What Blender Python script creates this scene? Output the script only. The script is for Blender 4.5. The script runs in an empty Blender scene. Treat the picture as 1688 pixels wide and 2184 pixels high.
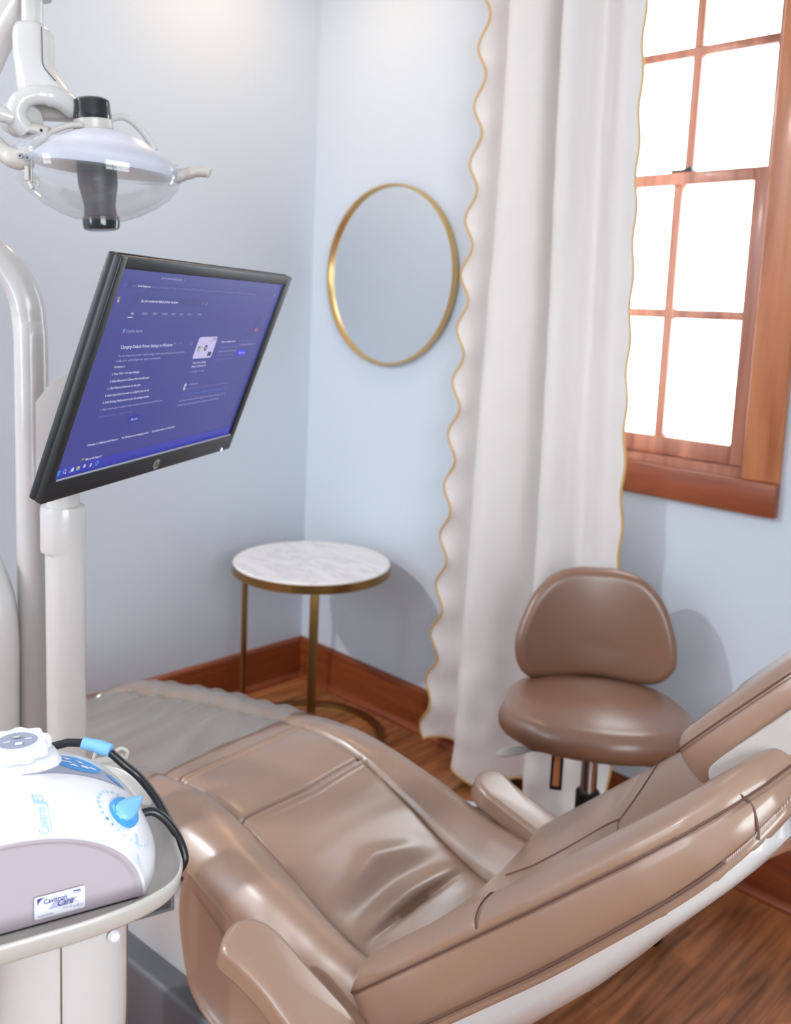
import bpy, bmesh, math, random
from mathutils import Vector, Matrix, noise

random.seed(7)
sc = bpy.context.scene
COL = sc.collection

# ------------------------------------------------------------------ camera
cd = bpy.data.cameras.new('camera'); cam = bpy.data.objects.new('camera', cd); COL.objects.link(cam)
RM = ((0.70765, 0.12280, -0.69581), (0.70525, -0.06287, 0.70616), (0.04298, -0.99044, -0.13109))
cam.matrix_world = Matrix((
    (RM[0][0], -RM[0][1], -RM[0][2], 2.68943),
    (RM[1][0], -RM[1][1], -RM[1][2], -2.26063),
    (RM[2][0], -RM[2][1], -RM[2][2], 1.45),
    (0, 0, 0, 1)))
cd.sensor_fit = 'HORIZONTAL'; cd.sensor_width = 36.0
cd.lens = 1966.0 / 1688.0 * 36.0
cd.shift_x = 4.0 / 1688.0
cd.shift_y = -174.0 / 1688.0
cd.clip_start = 0.02
cd.dof.use_dof = True; cd.dof.focus_distance = 1.02; cd.dof.aperture_fstop = 7.5
sc.camera = cam

# ------------------------------------------------------------------ world, lights, exposure
w = bpy.data.worlds.new('sky'); sc.world = w; w.use_nodes = True
bg = w.node_tree.nodes['Background']
bg.inputs[0].default_value = (0.90, 0.95, 1.0, 1); bg.inputs[1].default_value = 14.5
sc.view_settings.view_transform = 'Standard'; sc.view_settings.look = 'None'
sc.view_settings.exposure = 0.0; sc.view_settings.gamma = 1.0
try: sc.view_settings.use_curve_mapping = False
except Exception: pass
sc.cycles.use_denoising = True
sc.cycles.max_bounces = 10; sc.cycles.diffuse_bounces = 6; sc.cycles.glossy_bounces = 4
sc.cycles.transparent_max_bounces = 16; sc.cycles.transmission_bounces = 6
sc.cycles.sample_clamp_indirect = 6.0
sc.cycles.caustics_reflective = False; sc.cycles.caustics_refractive = False

def area(name, loc, direction, sx, sy, power, color, portal=False, spread=math.pi):
    l = bpy.data.lights.new(name, 'AREA'); l.shape = 'RECTANGLE'; l.size = sx; l.size_y = sy
    l.energy = power; l.color = color; l.spread = spread
    if portal: l.cycles.is_portal = True
    o = bpy.data.objects.new(name, l); COL.objects.link(o); o.location = loc
    o.rotation_euler = Vector(direction).to_track_quat('-Z', 'Y').to_euler()
    return o
area('window_daylight_portal', (1.46, 0.16, 1.85), (0, -1, 0), 0.62, 1.55, 1, (1, 1, 1), portal=True)
area('rear_window_daylight_portal', (1.20, -4.06, 1.65), (0, 1, 0), 0.52, 1.12, 1, (1, 1, 1), portal=True)

area('added_fill_window_portal', (4.06, -2.35, 1.62), (-1, 0, 0), 1.55, 1.5, 1, (1, 1, 1), portal=True)  # portal for the side window added to lift the left wall

# ------------------------------------------------------------------ materials
def s2l(c):
    return tuple((x / 12.92 if x <= 0.04045 else ((x + 0.055) / 1.055) ** 2.4) for x in [v / 255 for v in c]) + (1,)

def mat(name, rgb, rough=0.5, metal=0.0, bump=None, var=None, spec=None, emit=None, coat=0.0, sheen=0.0, srgb=True, coat_rough=0.08):
    m = bpy.data.materials.new(name); m.use_nodes = True
    nt = m.node_tree; b = nt.nodes['Principled BSDF']
    c = s2l(rgb) if srgb else tuple(rgb) + (1,)
    b.inputs['Base Color'].default_value = c
    b.inputs['Roughness'].default_value = rough; b.inputs['Metallic'].default_value = metal
    if spec is not None: b.inputs['Specular IOR Level'].default_value = spec
    if coat: b.inputs['Coat Weight'].default_value = coat; b.inputs['Coat Roughness'].default_value = coat_rough
    if sheen: b.inputs['Sheen Weight'].default_value = sheen
    if emit:
        b.inputs['Emission Color'].default_value = s2l(emit[0]); b.inputs['Emission Strength'].default_value = emit[1]
    tc = nt.nodes.new('ShaderNodeTexCoord')
    if var:   # (scale, amount): gentle colour variation of the thing's own colour
        n = nt.nodes.new('ShaderNodeTexNoise'); n.inputs['Scale'].default_value = var[0]; n.inputs['Detail'].default_value = 4
        nt.links.new(tc.outputs['Object'], n.inputs['Vector'])
        mx = nt.nodes.new('ShaderNodeMix'); mx.data_type = 'RGBA'
        mx.inputs[6].default_value = tuple(v * (1 - var[1]) for v in c[:3]) + (1,)
        mx.inputs[7].default_value = tuple(min(1, v * (1 + var[1])) for v in c[:3]) + (1,)
        nt.links.new(n.outputs['Fac'], mx.inputs[0]); nt.links.new(mx.outputs[2], b.inputs['Base Color'])
    if bump:  # (scale, strength, distance)
        n = nt.nodes.new('ShaderNodeTexNoise'); n.inputs['Scale'].default_value = bump[0]; n.inputs['Detail'].default_value = 3
        nt.links.new(tc.outputs['Object'], n.inputs['Vector'])
        bp = nt.nodes.new('ShaderNodeBump'); bp.inputs['Strength'].default_value = bump[1]; bp.inputs['Distance'].default_value = bump[2]
        nt.links.new(n.outputs['Fac'], bp.inputs['Height']); nt.links.new(bp.outputs['Normal'], b.inputs['Normal'])
    return m

def wood(name, c1, c2, axis, rough=0.35, plank=None, knots=True, scale=1.0, coat=0.2):
    m = bpy.data.materials.new(name); m.use_nodes = True; nt = m.node_tree; b = nt.nodes['Principled BSDF']
    N = nt.nodes.new; L = nt.links.new
    tc = N('ShaderNodeTexCoord'); mp = N('ShaderNodeMapping')
    s = [14.0 * scale] * 3; s[axis] = 1.1 * scale; mp.inputs['Scale'].default_value = s
    L(tc.outputs['Object'], mp.inputs['Vector'])
    vec = mp.outputs['Vector']
    no = N('ShaderNodeTexNoise'); no.inputs['Scale'].default_value = 2.0; no.inputs['Detail'].default_value = 7; no.inputs['Distortion'].default_value = 0.6
    L(vec, no.inputs['Vector'])
    rp = N('ShaderNodeValToRGB'); rp.color_ramp.elements[0].position = 0.32; rp.color_ramp.elements[0].color = s2l(c1)
    rp.color_ramp.elements[1].position = 0.68; rp.color_ramp.elements[1].color = s2l(c2)
    L(no.outputs['Fac'], rp.inputs['Fac'])
    col = rp.outputs['Color']
    if knots:
        v = N('ShaderNodeTexVoronoi'); v.inputs['Scale'].default_value = 5.5
        mp2 = N('ShaderNodeMapping'); s2 = [1.0] * 3; s2[axis] = 0.55; mp2.inputs['Scale'].default_value = s2
        L(tc.outputs['Object'], mp2.inputs['Vector']); L(mp2.outputs['Vector'], v.inputs['Vector'])
        r2 = N('ShaderNodeValToRGB'); r2.color_ramp.elements[0].position = 0.03; r2.color_ramp.elements[0].color = (0.28, 0.22, 0.2, 1)
        r2.color_ramp.elements[1].position = 0.085; r2.color_ramp.elements[1].color = (1, 1, 1, 1)
        L(v.outputs['Distance'], r2.inputs['Fac'])
        mu = N('ShaderNodeMix'); mu.data_type = 'RGBA'; mu.blend_type = 'MULTIPLY'; mu.inputs[0].default_value = 0.75
        L(col, mu.inputs[6]); L(r2.outputs['Color'], mu.inputs[7]); col = mu.outputs[2]
    if plank:
        br = N('ShaderNodeTexBrick'); br.inputs['Scale'].default_value = 1.0
        mp3 = N('ShaderNodeMapping'); mp3.inputs['Rotation'].default_value = (0, 0, math.pi / 2)
        L(tc.outputs['Object'], mp3.inputs['Vector']); L(mp3.outputs['Vector'], br.inputs['Vector'])
        br.inputs['Brick Width'].default_value = 1.3; br.inputs['Row Height'].default_value = plank
        br.inputs['Mortar Size'].default_value = 0.0012; br.inputs['Mortar Smooth'].default_value = 0.3
        br.inputs['Color1'].default_value = (0.9, 0.9, 0.9, 1); br.inputs['Color2'].default_value = (1.06, 1.05, 1.05, 1)
        br.inputs['Mortar'].default_value = (0.62, 0.58, 0.56, 1)
        mu = N('ShaderNodeMix'); mu.data_type = 'RGBA'; mu.blend_type = 'MULTIPLY'; mu.inputs[0].default_value = 1.0
        L(col, mu.inputs[6]); L(br.outputs['Color'], mu.inputs[7]); col = mu.outputs[2]
        n3 = N('ShaderNodeTexNoise'); n3.inputs['Scale'].default_value = 2.6; n3.inputs['Detail'].default_value = 3
        L(tc.outputs['Object'], n3.inputs['Vector'])
        r3 = N('ShaderNodeValToRGB'); r3.color_ramp.elements[0].position = 0.35; r3.color_ramp.elements[0].color = (0.62, 0.58, 0.56, 1)
        r3.color_ramp.elements[1].position = 0.6; r3.color_ramp.elements[1].color = (1, 1, 1, 1)
        L(n3.outputs['Fac'], r3.inputs['Fac'])
        mu2 = N('ShaderNodeMix'); mu2.data_type = 'RGBA'; mu2.blend_type = 'MULTIPLY'; mu2.inputs[0].default_value = 0.8
        L(col, mu2.inputs[6]); L(r3.outputs['Color'], mu2.inputs[7]); col = mu2.outputs[2]
    L(col, b.inputs['Base Color'])
    b.inputs['Roughness'].default_value = rough; b.inputs['Coat Weight'].default_value = coat; b.inputs['Coat Roughness'].default_value = 0.15
    bp = N('ShaderNodeBump'); bp.inputs['Strength'].default_value = 0.15; bp.inputs['Distance'].default_value = 0.002
    L(no.outputs['Fac'], bp.inputs['Height']); L(bp.outputs['Normal'], b.inputs['Normal'])
    return m

def clear(name, tint, opac, rough=0.06, body=(230, 235, 240), noise_scale=None, gloss=0.12, edge=0.55):
    """thin clear plastic or glass: mostly see-through, a milky body and a gloss that follow the viewing angle"""
    m = bpy.data.materials.new(name); m.use_nodes = True; nt = m.node_tree
    for n in list(nt.nodes):
        if n.type != 'OUTPUT_MATERIAL': nt.nodes.remove(n)
    out = nt.nodes['Material Output']; N = nt.nodes.new; L = nt.links.new
    tr = N('ShaderNodeBsdfTransparent'); tr.inputs[0].default_value = tint + (1,)
    df = N('ShaderNodeBsdfDiffuse'); df.inputs[0].default_value = s2l(body)
    gl = N('ShaderNodeBsdfGlossy'); gl.inputs['Roughness'].default_value = rough
    lw = N('ShaderNodeLayerWeight'); lw.inputs[0].default_value = 0.35
    a = N('ShaderNodeMixShader'); b = N('ShaderNodeMixShader')
    ma = N('ShaderNodeMath'); ma.operation = 'MULTIPLY_ADD'; ma.inputs[1].default_value = edge; ma.inputs[2].default_value = opac
    L(lw.outputs['Facing'], ma.inputs[0]); ma.use_clamp = True
    fac = ma.outputs[0]
    if noise_scale:
        tc = N('ShaderNodeTexCoord'); no = N('ShaderNodeTexNoise'); no.inputs['Scale'].default_value = noise_scale
        L(tc.outputs['Object'], no.inputs['Vector'])
        mm = N('ShaderNodeMath'); mm.operation = 'MULTIPLY'; L(fac, mm.inputs[0])
        ad = N('ShaderNodeMath'); ad.operation = 'ADD'; ad.inputs[1].default_value = 0.5; L(no.outputs['Fac'], ad.inputs[0])
        L(ad.outputs[0], mm.inputs[1]); mm.use_clamp = True; fac = mm.outputs[0]
    L(fac, a.inputs[0]); L(tr.outputs[0], a.inputs[1]); L(df.outputs[0], a.inputs[2])
    mg = N('ShaderNodeMath'); mg.operation = 'MULTIPLY'; mg.inputs[1].default_value = gloss * 3
    mg2 = N('ShaderNodeMath'); mg2.operation = 'ADD'; mg2.inputs[1].default_value = gloss * 0.35; mg2.use_clamp = True
    L(lw.outputs['Fresnel'], mg.inputs[0]); L(mg.outputs[0], mg2.inputs[0])
    L(mg2.outputs[0], b.inputs[0]); L(a.outputs[0], b.inputs[1]); L(gl.outputs[0], b.inputs[2])
    L(b.outputs[0], out.inputs['Surface'])
    return m

def emis(name, rgb, strength=1.0):
    m = bpy.data.materials.new(name); m.use_nodes = True; b = m.node_tree.nodes['Principled BSDF']
    b.inputs['Base Color'].default_value = (0.01, 0.01, 0.012, 1); b.inputs['Roughness'].default_value = 0.35
    b.inputs['Emission Color'].default_value = s2l(rgb); b.inputs['Emission Strength'].default_value = strength
    return m

M = {}
M['wall'] = mat('pale_blue_paint', (208, 217, 227), 0.75, bump=(180, 0.05, 0.001), var=(1.2, 0.012))
M['ceiling'] = mat('white_ceiling_paint', (236, 236, 234), 0.9)
M['floor'] = wood('worn_pine_floorboards', (122, 70, 38), (196, 124, 74), 1, 0.36, plank=0.085, knots=False, scale=1.6, coat=0.12)
M['trim_x'] = wood('stained_pine_trim', (112, 50, 22), (152, 76, 38), 0, 0.35)
M['trim_y'] = wood('stained_pine_trim_side', (112, 50, 22), (152, 76, 38), 1, 0.35)
M['trim_z'] = wood('stained_pine_upright', (152, 88, 52), (194, 124, 80), 2, 0.4, scale=0.8)
M['sash'] = wood('window_sash_pine', (142, 86, 66), (184, 124, 98), 2, 0.4, knots=False)
M['leather'] = mat('tan_leather', (147, 117, 98), 0.36, bump=(520, 0.10, 0.0004), var=(3.0, 0.04), spec=0.6, coat=0.8, coat_rough=0.27)
M['leather_stool'] = mat('brown_stool_vinyl', (128, 92, 71), 0.36, bump=(300, 0.08, 0.0004), var=(3.0, 0.03), spec=0.5, coat=0.75, coat_rough=0.27)
M['stitch'] = mat('seam_thread', (92, 62, 50), 0.6)
M['stitch_light'] = mat('pale_thread', (190, 175, 170), 0.4)
M['white'] = mat('gloss_white_plastic', (194, 190, 188), 0.22, coat=0.35, var=(6, 0.01))
M['white_pole'] = mat('white_enamel_tube', (190, 186, 184), 0.25, coat=0.3, var=(5, 0.01))
M['grey_white'] = mat('warm_grey_plastic', (182, 176, 170), 0.3, var=(6, 0.015))
M['lavender'] = mat('lavender_grey_plastic', (174, 161, 169), 0.55, bump=(900, 0.1, 0.0003))
M['bright_white'] = mat('bright_white_plastic', (224, 223, 227), 0.3, coat=0.2)
M['panel_grey'] = mat('control_panel_grey', (150, 155, 175), 0.4)
M['blue'] = mat('bright_blue_plastic', (64, 146, 214), 0.35)
M['blue_light'] = mat('light_blue_plastic', (120, 178, 228), 0.35)
M['blue_pale'] = mat('pale_blue_print', (160, 200, 236), 0.5)
M['black'] = mat('black_gloss_plastic', (22, 24, 28), 0.18, coat=0.4)
M['black_matt'] = mat('matt_black_plastic', (25, 28, 31), 0.42, bump=(1500, 0.15, 0.0003))
M['rubber'] = mat('black_rubber', (20, 21, 24), 0.35)
M['smoked'] = mat('dusty_dark_sleeve', (46, 46, 48), 0.5, var=(90, 0.45), bump=(160, 0.4, 0.001))
M['chrome'] = mat('chrome', (205, 205, 208), 0.12, metal=1.0)
M['brass'] = mat('brushed_brass', (222, 186, 126), 0.34, metal=1.0, var=(8, 0.08))
M['brass_dark'] = mat('aged_brass', (150, 116, 70), 0.35, metal=1.0, var=(8, 0.08))
M['mirror'] = mat('silvered_glass', (244, 247, 250), 0.01, metal=1.0)
M['curtain'] = mat('ivory_linen', (226, 221, 218), 0.85, bump=(350, 0.2, 0.001), sheen=0.2, var=(2.5, 0.02))
M['gold_trim'] = mat('gold_braid', (205, 164, 98), 0.55, bump=(900, 0.3, 0.001))
M['base_grey'] = mat('dark_grey_base_plate', (88, 88, 92), 0.5)
M['dark'] = mat('dark_metal', (40, 40, 42), 0.35, metal=0.6)
M['navy'] = mat('navy_ink', (40, 34, 128), 0.5)
M['sticker'] = mat('white_sticker', (224, 222, 230), 0.35)
M['glass'] = clear('window_glass', (0.98, 1.0, 0.995), 0.0, 0.02, gloss=0.03)
M['shield'] = clear('clear_lamp_shield', (0.975, 0.98, 0.985), 0.05, 0.05, body=(236, 238, 246), noise_scale=14, gloss=0.10, edge=0.35)
M['film'] = clear('clear_protective_film', (0.97, 0.98, 0.975), 0.05, 0.16, body=(210, 210, 205), noise_scale=9, gloss=0.18, edge=0.25)
M['reflector'] = mat('frosted_reflector', (206, 206, 218), 0.3, metal=0.0, coat=0.4)
M['lining'] = mat('lightened_reflector_underside', (244, 242, 238), 0.25, coat=0.3)  # paler than the dish: brightness under it is put into the colour
M['screen'] = emis('lit_screen', (62, 66, 142), 0.95)
M['txt0'] = emis('screen_text_white', (205, 205, 235), 1.0)
M['txt1'] = emis('screen_text_grey', (165, 166, 210), 1.0)
M['txt2'] = emis('screen_text_dim', (112, 115, 180), 1.0)
M['txt3'] = emis('screen_text_link', (74, 116, 205), 1.0)
M['ui_blue'] = emis('screen_button_blue', (48, 52, 215), 1.0)
M['ui_dark'] = emis('screen_field_dark', (57, 61, 134), 0.95)
M['ui_pill'] = emis('screen_pill', (46, 54, 158), 1.0)
M['ui_card'] = emis('screen_card', (190, 182, 224), 1.0)
M['ui_red'] = emis('screen_red', (150, 84, 120), 1.0)
M['ui_yellow'] = emis('screen_yellow', (205, 180, 90), 1.0)
M['ui_green'] = emis('screen_green', (90, 170, 100), 1.0)
M['ui_cyan'] = emis('screen_cyan', (60, 150, 225), 1.0)
M['ui_task'] = emis('screen_taskbar', (54, 58, 165), 1.0)
M['ui_black'] = emis('screen_black', (60, 55, 100), 1.0)
M['led'] = emis('power_led', (225, 215, 255), 3.0)
M['logo'] = mat('grey_emblem', (170, 170, 170), 0.3, metal=0.5)
M['warm_lens'] = emis('warm_light_lens', (255, 214, 160), 14.0)

def marble():
    m = bpy.data.materials.new('white_marble'); m.use_nodes = True; nt = m.node_tree; b = nt.nodes['Principled BSDF']
    tc = nt.nodes.new('ShaderNodeTexCoord'); n = nt.nodes.new('ShaderNodeTexNoise')
    mp = nt.nodes.new('ShaderNodeMapping'); mp.inputs['Rotation'].default_value = (0, 0, 0.5); mp.inputs['Scale'].default_value = (2.2, 7, 5)
    nt.links.new(tc.outputs['Object'], mp.inputs[0]); nt.links.new(mp.outputs[0], n.inputs['Vector'])
    n.inputs['Scale'].default_value = 1.6; n.inputs['Detail'].default_value = 8; n.inputs['Distortion'].default_value = 1.6
    r = nt.nodes.new('ShaderNodeValToRGB'); e = r.color_ramp.elements
    e[0].position = 0.44; e[0].color = s2l((238, 232, 230)); e[1].position = 0.56; e[1].color = s2l((238, 232, 230))
    k = e.new(0.5); k.color = s2l((218, 213, 215))
    nt.links.new(n.outputs['Fac'], r.inputs[0]); nt.links.new(r.outputs[0], b.inputs['Base Color'])
    b.inputs['Roughness'].default_value = 0.25
    return m
M['marble'] = marble()

# ------------------------------------------------------------------ helpers
def tag(o, label=None, cat=None, group=None, kind=None):
    if label: o['label'] = label
    if cat: o['category'] = cat
    if group: o['group'] = group
    if kind: o['kind'] = kind
    return o

def empty(name, loc=(0, 0, 0), rz=0.0, matrix=None):
    o = bpy.data.objects.new(name, None); COL.objects.link(o); o.empty_display_size = 0.1
    if matrix is not None: o.matrix_world = matrix
    else: o.location = loc; o.rotation_euler = (0, 0, rz)
    return o

def mesh_obj(name, verts, faces, m, parent=None, smooth=True, label=None, angle=None):
    me = bpy.data.meshes.new(name); me.from_pydata([tuple(v) for v in verts], [], faces)
    me.validate(); bm = bmesh.new(); bm.from_mesh(me); bmesh.ops.recalc_face_normals(bm, faces=bm.faces)
    bm.to_mesh(me); bm.free()
    me.materials.append(m)
    for p in me.polygons: p.use_smooth = smooth
    if angle and smooth:
        try: me.set_sharp_from_angle(angle=math.radians(angle))
        except Exception: pass
    o = bpy.data.objects.new(name, me); COL.objects.link(o)
    if parent: o.parent = parent
    if label: o['label'] = label
    return o

class MB:
    """collects shapes that belong to ONE piece"""
    def __init__(s): s.v = []; s.f = []
    def add(s, V, F):
        n = len(s.v); s.v += [Vector(p) for p in V]; s.f += [tuple(i + n for i in q) for q in F]; return s
    def box(s, lo, hi, bev=0.0, mtx=None):
        lo = Vector(lo); hi = Vector(hi); c = (lo + hi) / 2; d = hi - lo
        bm = bmesh.new(); bmesh.ops.create_cube(bm, size=1.0)
        for v in bm.verts: v.co = Vector((v.co.x * d.x, v.co.y * d.y, v.co.z * d.z)) + c
        if bev > 0: bmesh.ops.bevel(bm, geom=list(bm.edges), offset=bev, segments=3, profile=0.5, affect='EDGES')
        bm.verts.index_update(); V = [v.co.copy() for v in bm.verts]; F = [tuple(v.index for v in f.verts) for f in bm.faces]; bm.free()
        if mtx is not None: V = [mtx @ v for v in V]
        return s.add(V, F)
    def tube(s, path, r, n=16, caps=True, flat=None):
        P = [Vector(p) for p in path]; k = len(P); R = r if isinstance(r, (list, tuple)) else [r] * k
        V = []; F = []; up = None
        for i in range(k):
            t = (P[min(i + 1, k - 1)] - P[max(i - 1, 0)]).normalized()
            if up is None:
                up = Vector((0, 0, 1)) if abs(t.z) < 0.9 else Vector((1, 0, 0))
            a = (up - t * up.dot(t)).normalized(); b = t.cross(a); up = a
            for j in range(n):
                an = 2 * math.pi * j / n; fx = flat if flat else 1.0
                V.append(P[i] + (a * math.cos(an) * fx + b * math.sin(an)) * R[i])
        for i in range(k - 1):
            for j in range(n): F.append((i * n + j, i * n + (j + 1) % n, (i + 1) * n + (j + 1) % n, (i + 1) * n + j))
        if caps: F += [tuple(range(n))[::-1], tuple(range((k - 1) * n, k * n))]
        return s.add(V, F)
    def lathe(s, prof, n=48, mtx=None, sx=1.0, sy=1.0, cap=True):
        V = []; F = []; k = len(prof)
        for r, z in prof:
            for j in range(n):
                a = 2 * math.pi * j / n; V.append(Vector((r * math.cos(a) * sx, r * math.sin(a) * sy, z)))
        for i in range(k - 1):
            for j in range(n): F.append((i * n + j, i * n + (j + 1) % n, (i + 1) * n + (j + 1) % n, (i + 1) * n + j))
        if min(q[0] for q in prof) > 1e-6 and prof[0] == prof[-1]: cap = False
        if cap and prof[0][0] > 1e-6 and k > 2: F.append(tuple(range(n))[::-1])
        if cap and prof[-1][0] > 1e-6 and k > 2: F.append(tuple(range((k - 1) * n, k * n)))
        if cap and k == 2 and prof[0][0] > 1e-6: F += [tuple(range(n))[::-1], tuple(range(n, 2 * n))]
        if mtx is not None: V = [mtx @ v for v in V]
        return s.add(V, F)
    def loft(s, rings, closed=True, caps=True):
        n = len(rings[0]); V = [p for r in rings for p in r]; F = []
        for i in range(len(rings) - 1):
            for j in range(n if closed else n - 1):
                F.append((i * n + j, i * n + (j + 1) % n, (i + 1) * n + (j + 1) % n, (i + 1) * n + j))
        if caps and closed: F += [tuple(range(n))[::-1], tuple(range((len(rings) - 1) * n, len(rings) * n))]
        return s.add(V, F)
    def pad(s, outline, t, r, crown=0.0, under=0.0, mtx=None, seg=6, k=7, bend=None):
        """upholstered pad: rounded edge all round, crowned face; outline counter-clockwise in its own xy plane"""
        n = len(outline); O = [Vector((p[0], p[1], 0)) for p in outline]
        c = sum(O, Vector()) / n; nor = []
        for i in range(n):
            e = O[(i + 1) % n] - O[i - 1]; nor.append(Vector((e.y, -e.x, 0)).normalized())
        rings = []
        def ring(inset, z): return [O[i] - nor[i] * inset + Vector((0, 0, z)) for i in range(n)]
        inner = ring(r, 0)
        for q in (0.15, 0.4, 0.65, 0.85): rings.append([c + (p - c) * q + Vector((0, 0, -under * (1 - q * q))) for p in inner])
        for i in range(seg + 1):
            a = math.pi / 2 * i / seg; rings.append(ring(r * (1 - math.sin(a)), r * (1 - math.cos(a))))
        for i in range(seg + 1):
            a = math.pi / 2 * i / seg; rings.append(ring(r * (1 - math.cos(a)), t - r * (1 - math.sin(a))))
        for i in range(1, k + 1):
            q = 1 - i / k * 0.97; rings.append([c + (p - c) * q + Vector((0, 0, t + crown * (1 - q * q))) for p in inner])
        if bend: rings = [[bend(p) for p in R_] for R_ in rings]
        if mtx is not None: rings = [[mtx @ p for p in R_] for R_ in rings]
        return s.loft(rings)
    def build(s, name, m, parent=None, smooth=True, label=None, angle=35):
        return mesh_obj(name, s.v, s.f, m, parent, smooth, label, angle)

def smooth_closed(pts, n=72):
    """closed Catmull-Rom through the points, resampled"""
    P = [Vector((p[0], p[1], 0)) for p in pts]; k = len(P); out = []
    per = max(2, n // k)
    for i in range(k):
        p0, p1, p2, p3 = P[i - 1], P[i], P[(i + 1) % k], P[(i + 2) % k]
        for j in range(per):
            t = j / per
            out.append(0.5 * ((2 * p1) + (p2 - p0) * t + (2 * p0 - 5 * p1 + 4 * p2 - p3) * t * t + (3 * p1 - p0 - 3 * p2 + p3) * t ** 3))
    a = sum(out[i].x * out[(i + 1) % len(out)].y - out[(i + 1) % len(out)].x * out[i].y for i in range(len(out)))
    if a < 0: out.reverse()
    return [(p.x, p.y) for p in out]

def spline(pts, n=10):
    P = [Vector(p) for p in pts]; out = []
    for i in range(len(P) - 1):
        p0 = P[max(i - 1, 0)]; p1 = P[i]; p2 = P[i + 1]; p3 = P[min(i + 2, len(P) - 1)]
        for j in range(n):
            t = j / n
            out.append(0.5 * ((2 * p1) + (p2 - p0) * t + (2 * p0 - 5 * p1 + 4 * p2 - p3) * t * t + (3 * p1 - p0 - 3 * p2 + p3) * t ** 3))
    out.append(P[-1]); return out

def interp(x, T):
    if x <= T[0][0]: return T[0][1]
    for (a, b), (c, d) in zip(T, T[1:]):
        if x <= c:
            t = (x - a) / (c - a); return b + (d - b) * t
    return T[-1][1]

def smooth_interp(T, n=300):
    """smoothed table: returns function"""
    x0, x1 = T[0][0], T[-1][0]; h = (x1 - x0) / n
    ys = [interp(x0 + i * h, T) for i in range(n + 1)]
    k = 12
    ys = [sum(ys[max(0, min(n, i + d))] for d in range(-k, k + 1)) / (2 * k + 1) for i in range(n + 1)]
    def f(x):
        u = max(0, min(n - 1e-6, (x - x0) / h)); i = int(u); return ys[i] + (ys[i + 1] - ys[i]) * (u - i)
    return f

def text_mesh(s, size=1.0, shear=0.0, bold=0.0, width=None, sx=1.0, align='LEFT'):
    """vertices and faces of a line of lettering lying flat in its own xy plane"""
    cu = bpy.data.curves.new('lettering', 'FONT'); cu.body = s; cu.size = size; cu.shear = shear; cu.offset = bold
    cu.align_x = align; cu.resolution_u = 2
    o = bpy.data.objects.new('lettering', cu); COL.objects.link(o)
    bpy.context.view_layer.update()
    dg = bpy.context.evaluated_depsgraph_get(); me = bpy.data.meshes.new_from_object(o.evaluated_get(dg))
    V = [v.co.copy() for v in me.vertices]; F = [tuple(p.vertices) for p in me.polygons]
    bpy.data.meshes.remove(me); bpy.data.objects.remove(o); bpy.data.curves.remove(cu)
    if V and width:
        x0 = min(v.x for v in V); x1 = max(v.x for v in V); sx = width / max(1e-6, x1 - x0)
        V = [Vector(((v.x - x0) * sx, v.y, v.z)) for v in V]
    else: V = [Vector((v.x * sx, v.y, v.z)) for v in V]
    return V, F

def frame_matrix(o, x, y, z):
    x, y, z = Vector(x), Vector(y), Vector(z)
    return Matrix(((x.x, y.x, z.x, o[0]), (x.y, y.y, z.y, o[1]), (x.z, y.z, z.z, o[2]), (0, 0, 0, 1)))

# ------------------------------------------------------------------ the room
RX, RY, RH, TH = 3.9, -3.9, 2.72, 0.16
def slab(name, boxes, m, kind='structure', parent=None, bev=0.0, smooth=False):
    b = MB()
    for lo, hi in boxes: b.box(lo, hi, bev)
    o = b.build(name, m, parent, smooth=smooth or bev > 0)
    if kind and not parent: o['kind'] = kind
    return o
slab('floor', [((-TH, RY - TH, -0.1), (RX + TH, TH, 0.0))], M['floor'])
slab('ceiling', [((-TH, RY - TH, RH), (RX + TH, TH, RH + 0.1))], M['ceiling'])
slab('wall_left', [((-TH, RY, 0), (0, 0, RH))], M['wall'])
def wall_opening(name, fixed, axis, a0, a1, o0, o1, z0, z1, m):
    """a wall with one opening; axis 0: wall runs along x (fixed = y range)"""
    def bx(p, q, zl, zh):
        return (((p, fixed[0], zl), (q, fixed[1], zh)) if axis == 0 else ((fixed[0], p, zl), (fixed[1], q, zh)))
    return slab(name, [bx(a0, o0, 0, RH), bx(o1, a1, 0, RH), bx(o0, o1, 0, z0), bx(o0, o1, z1, RH)], m)
WX0, WX1, WZ0, WZ1 = 1.185, 1.735, 1.055, 2.50
wall_opening('wall_back', (0.0, TH), 0, -TH, RX + TH, WX0, WX1, WZ0, WZ1, M['wall'])
wall_opening('wall_front', (RY - TH, RY), 0, -TH, RX + TH, 0.95, 1.45, 1.1, 2.2, M['wall'])
wall_opening('wall_right', (RX, RX + TH), 1, RY, 0, -3.1, -1.6, 0.9, 2.35, M['wall'])
# baseboards with a quarter-round shoe
def baseboard(name, p0, p1, n, m):
    p0, p1, n = Vector(p0), Vector(p1), Vector(n)
    prof = [(0, 0), (0.030, 0), (0.029, 0.008), (0.025, 0.015), (0.018, 0.018), (0.016, 0.020), (0.016, 0.145), (0.013, 0.153), (0.006, 0.158), (0, 0.158)]
    rings = [[q + n * a + Vector((0, 0, z)) for a, z in prof] for q in (p0, p1)]
    o = MB().loft(rings).build(name, m, smooth=False); o['kind'] = 'structure'; return o
baseboard('baseboard_left', (0, RY, 0), (0, 0, 0), (1, 0, 0), M['trim_y'])
baseboard('baseboard_back', (0.016, 0, 0), (RX, 0, 0), (0, -1, 0), M['trim_x'])
baseboard('baseboard_right', (RX, 0, 0), (RX, RY, 0), (-1, 0, 0), M['trim_y'])
baseboard('baseboard_front', (RX, RY, 0), (0, RY, 0), (0, 1, 0), M['trim_x'])

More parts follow.
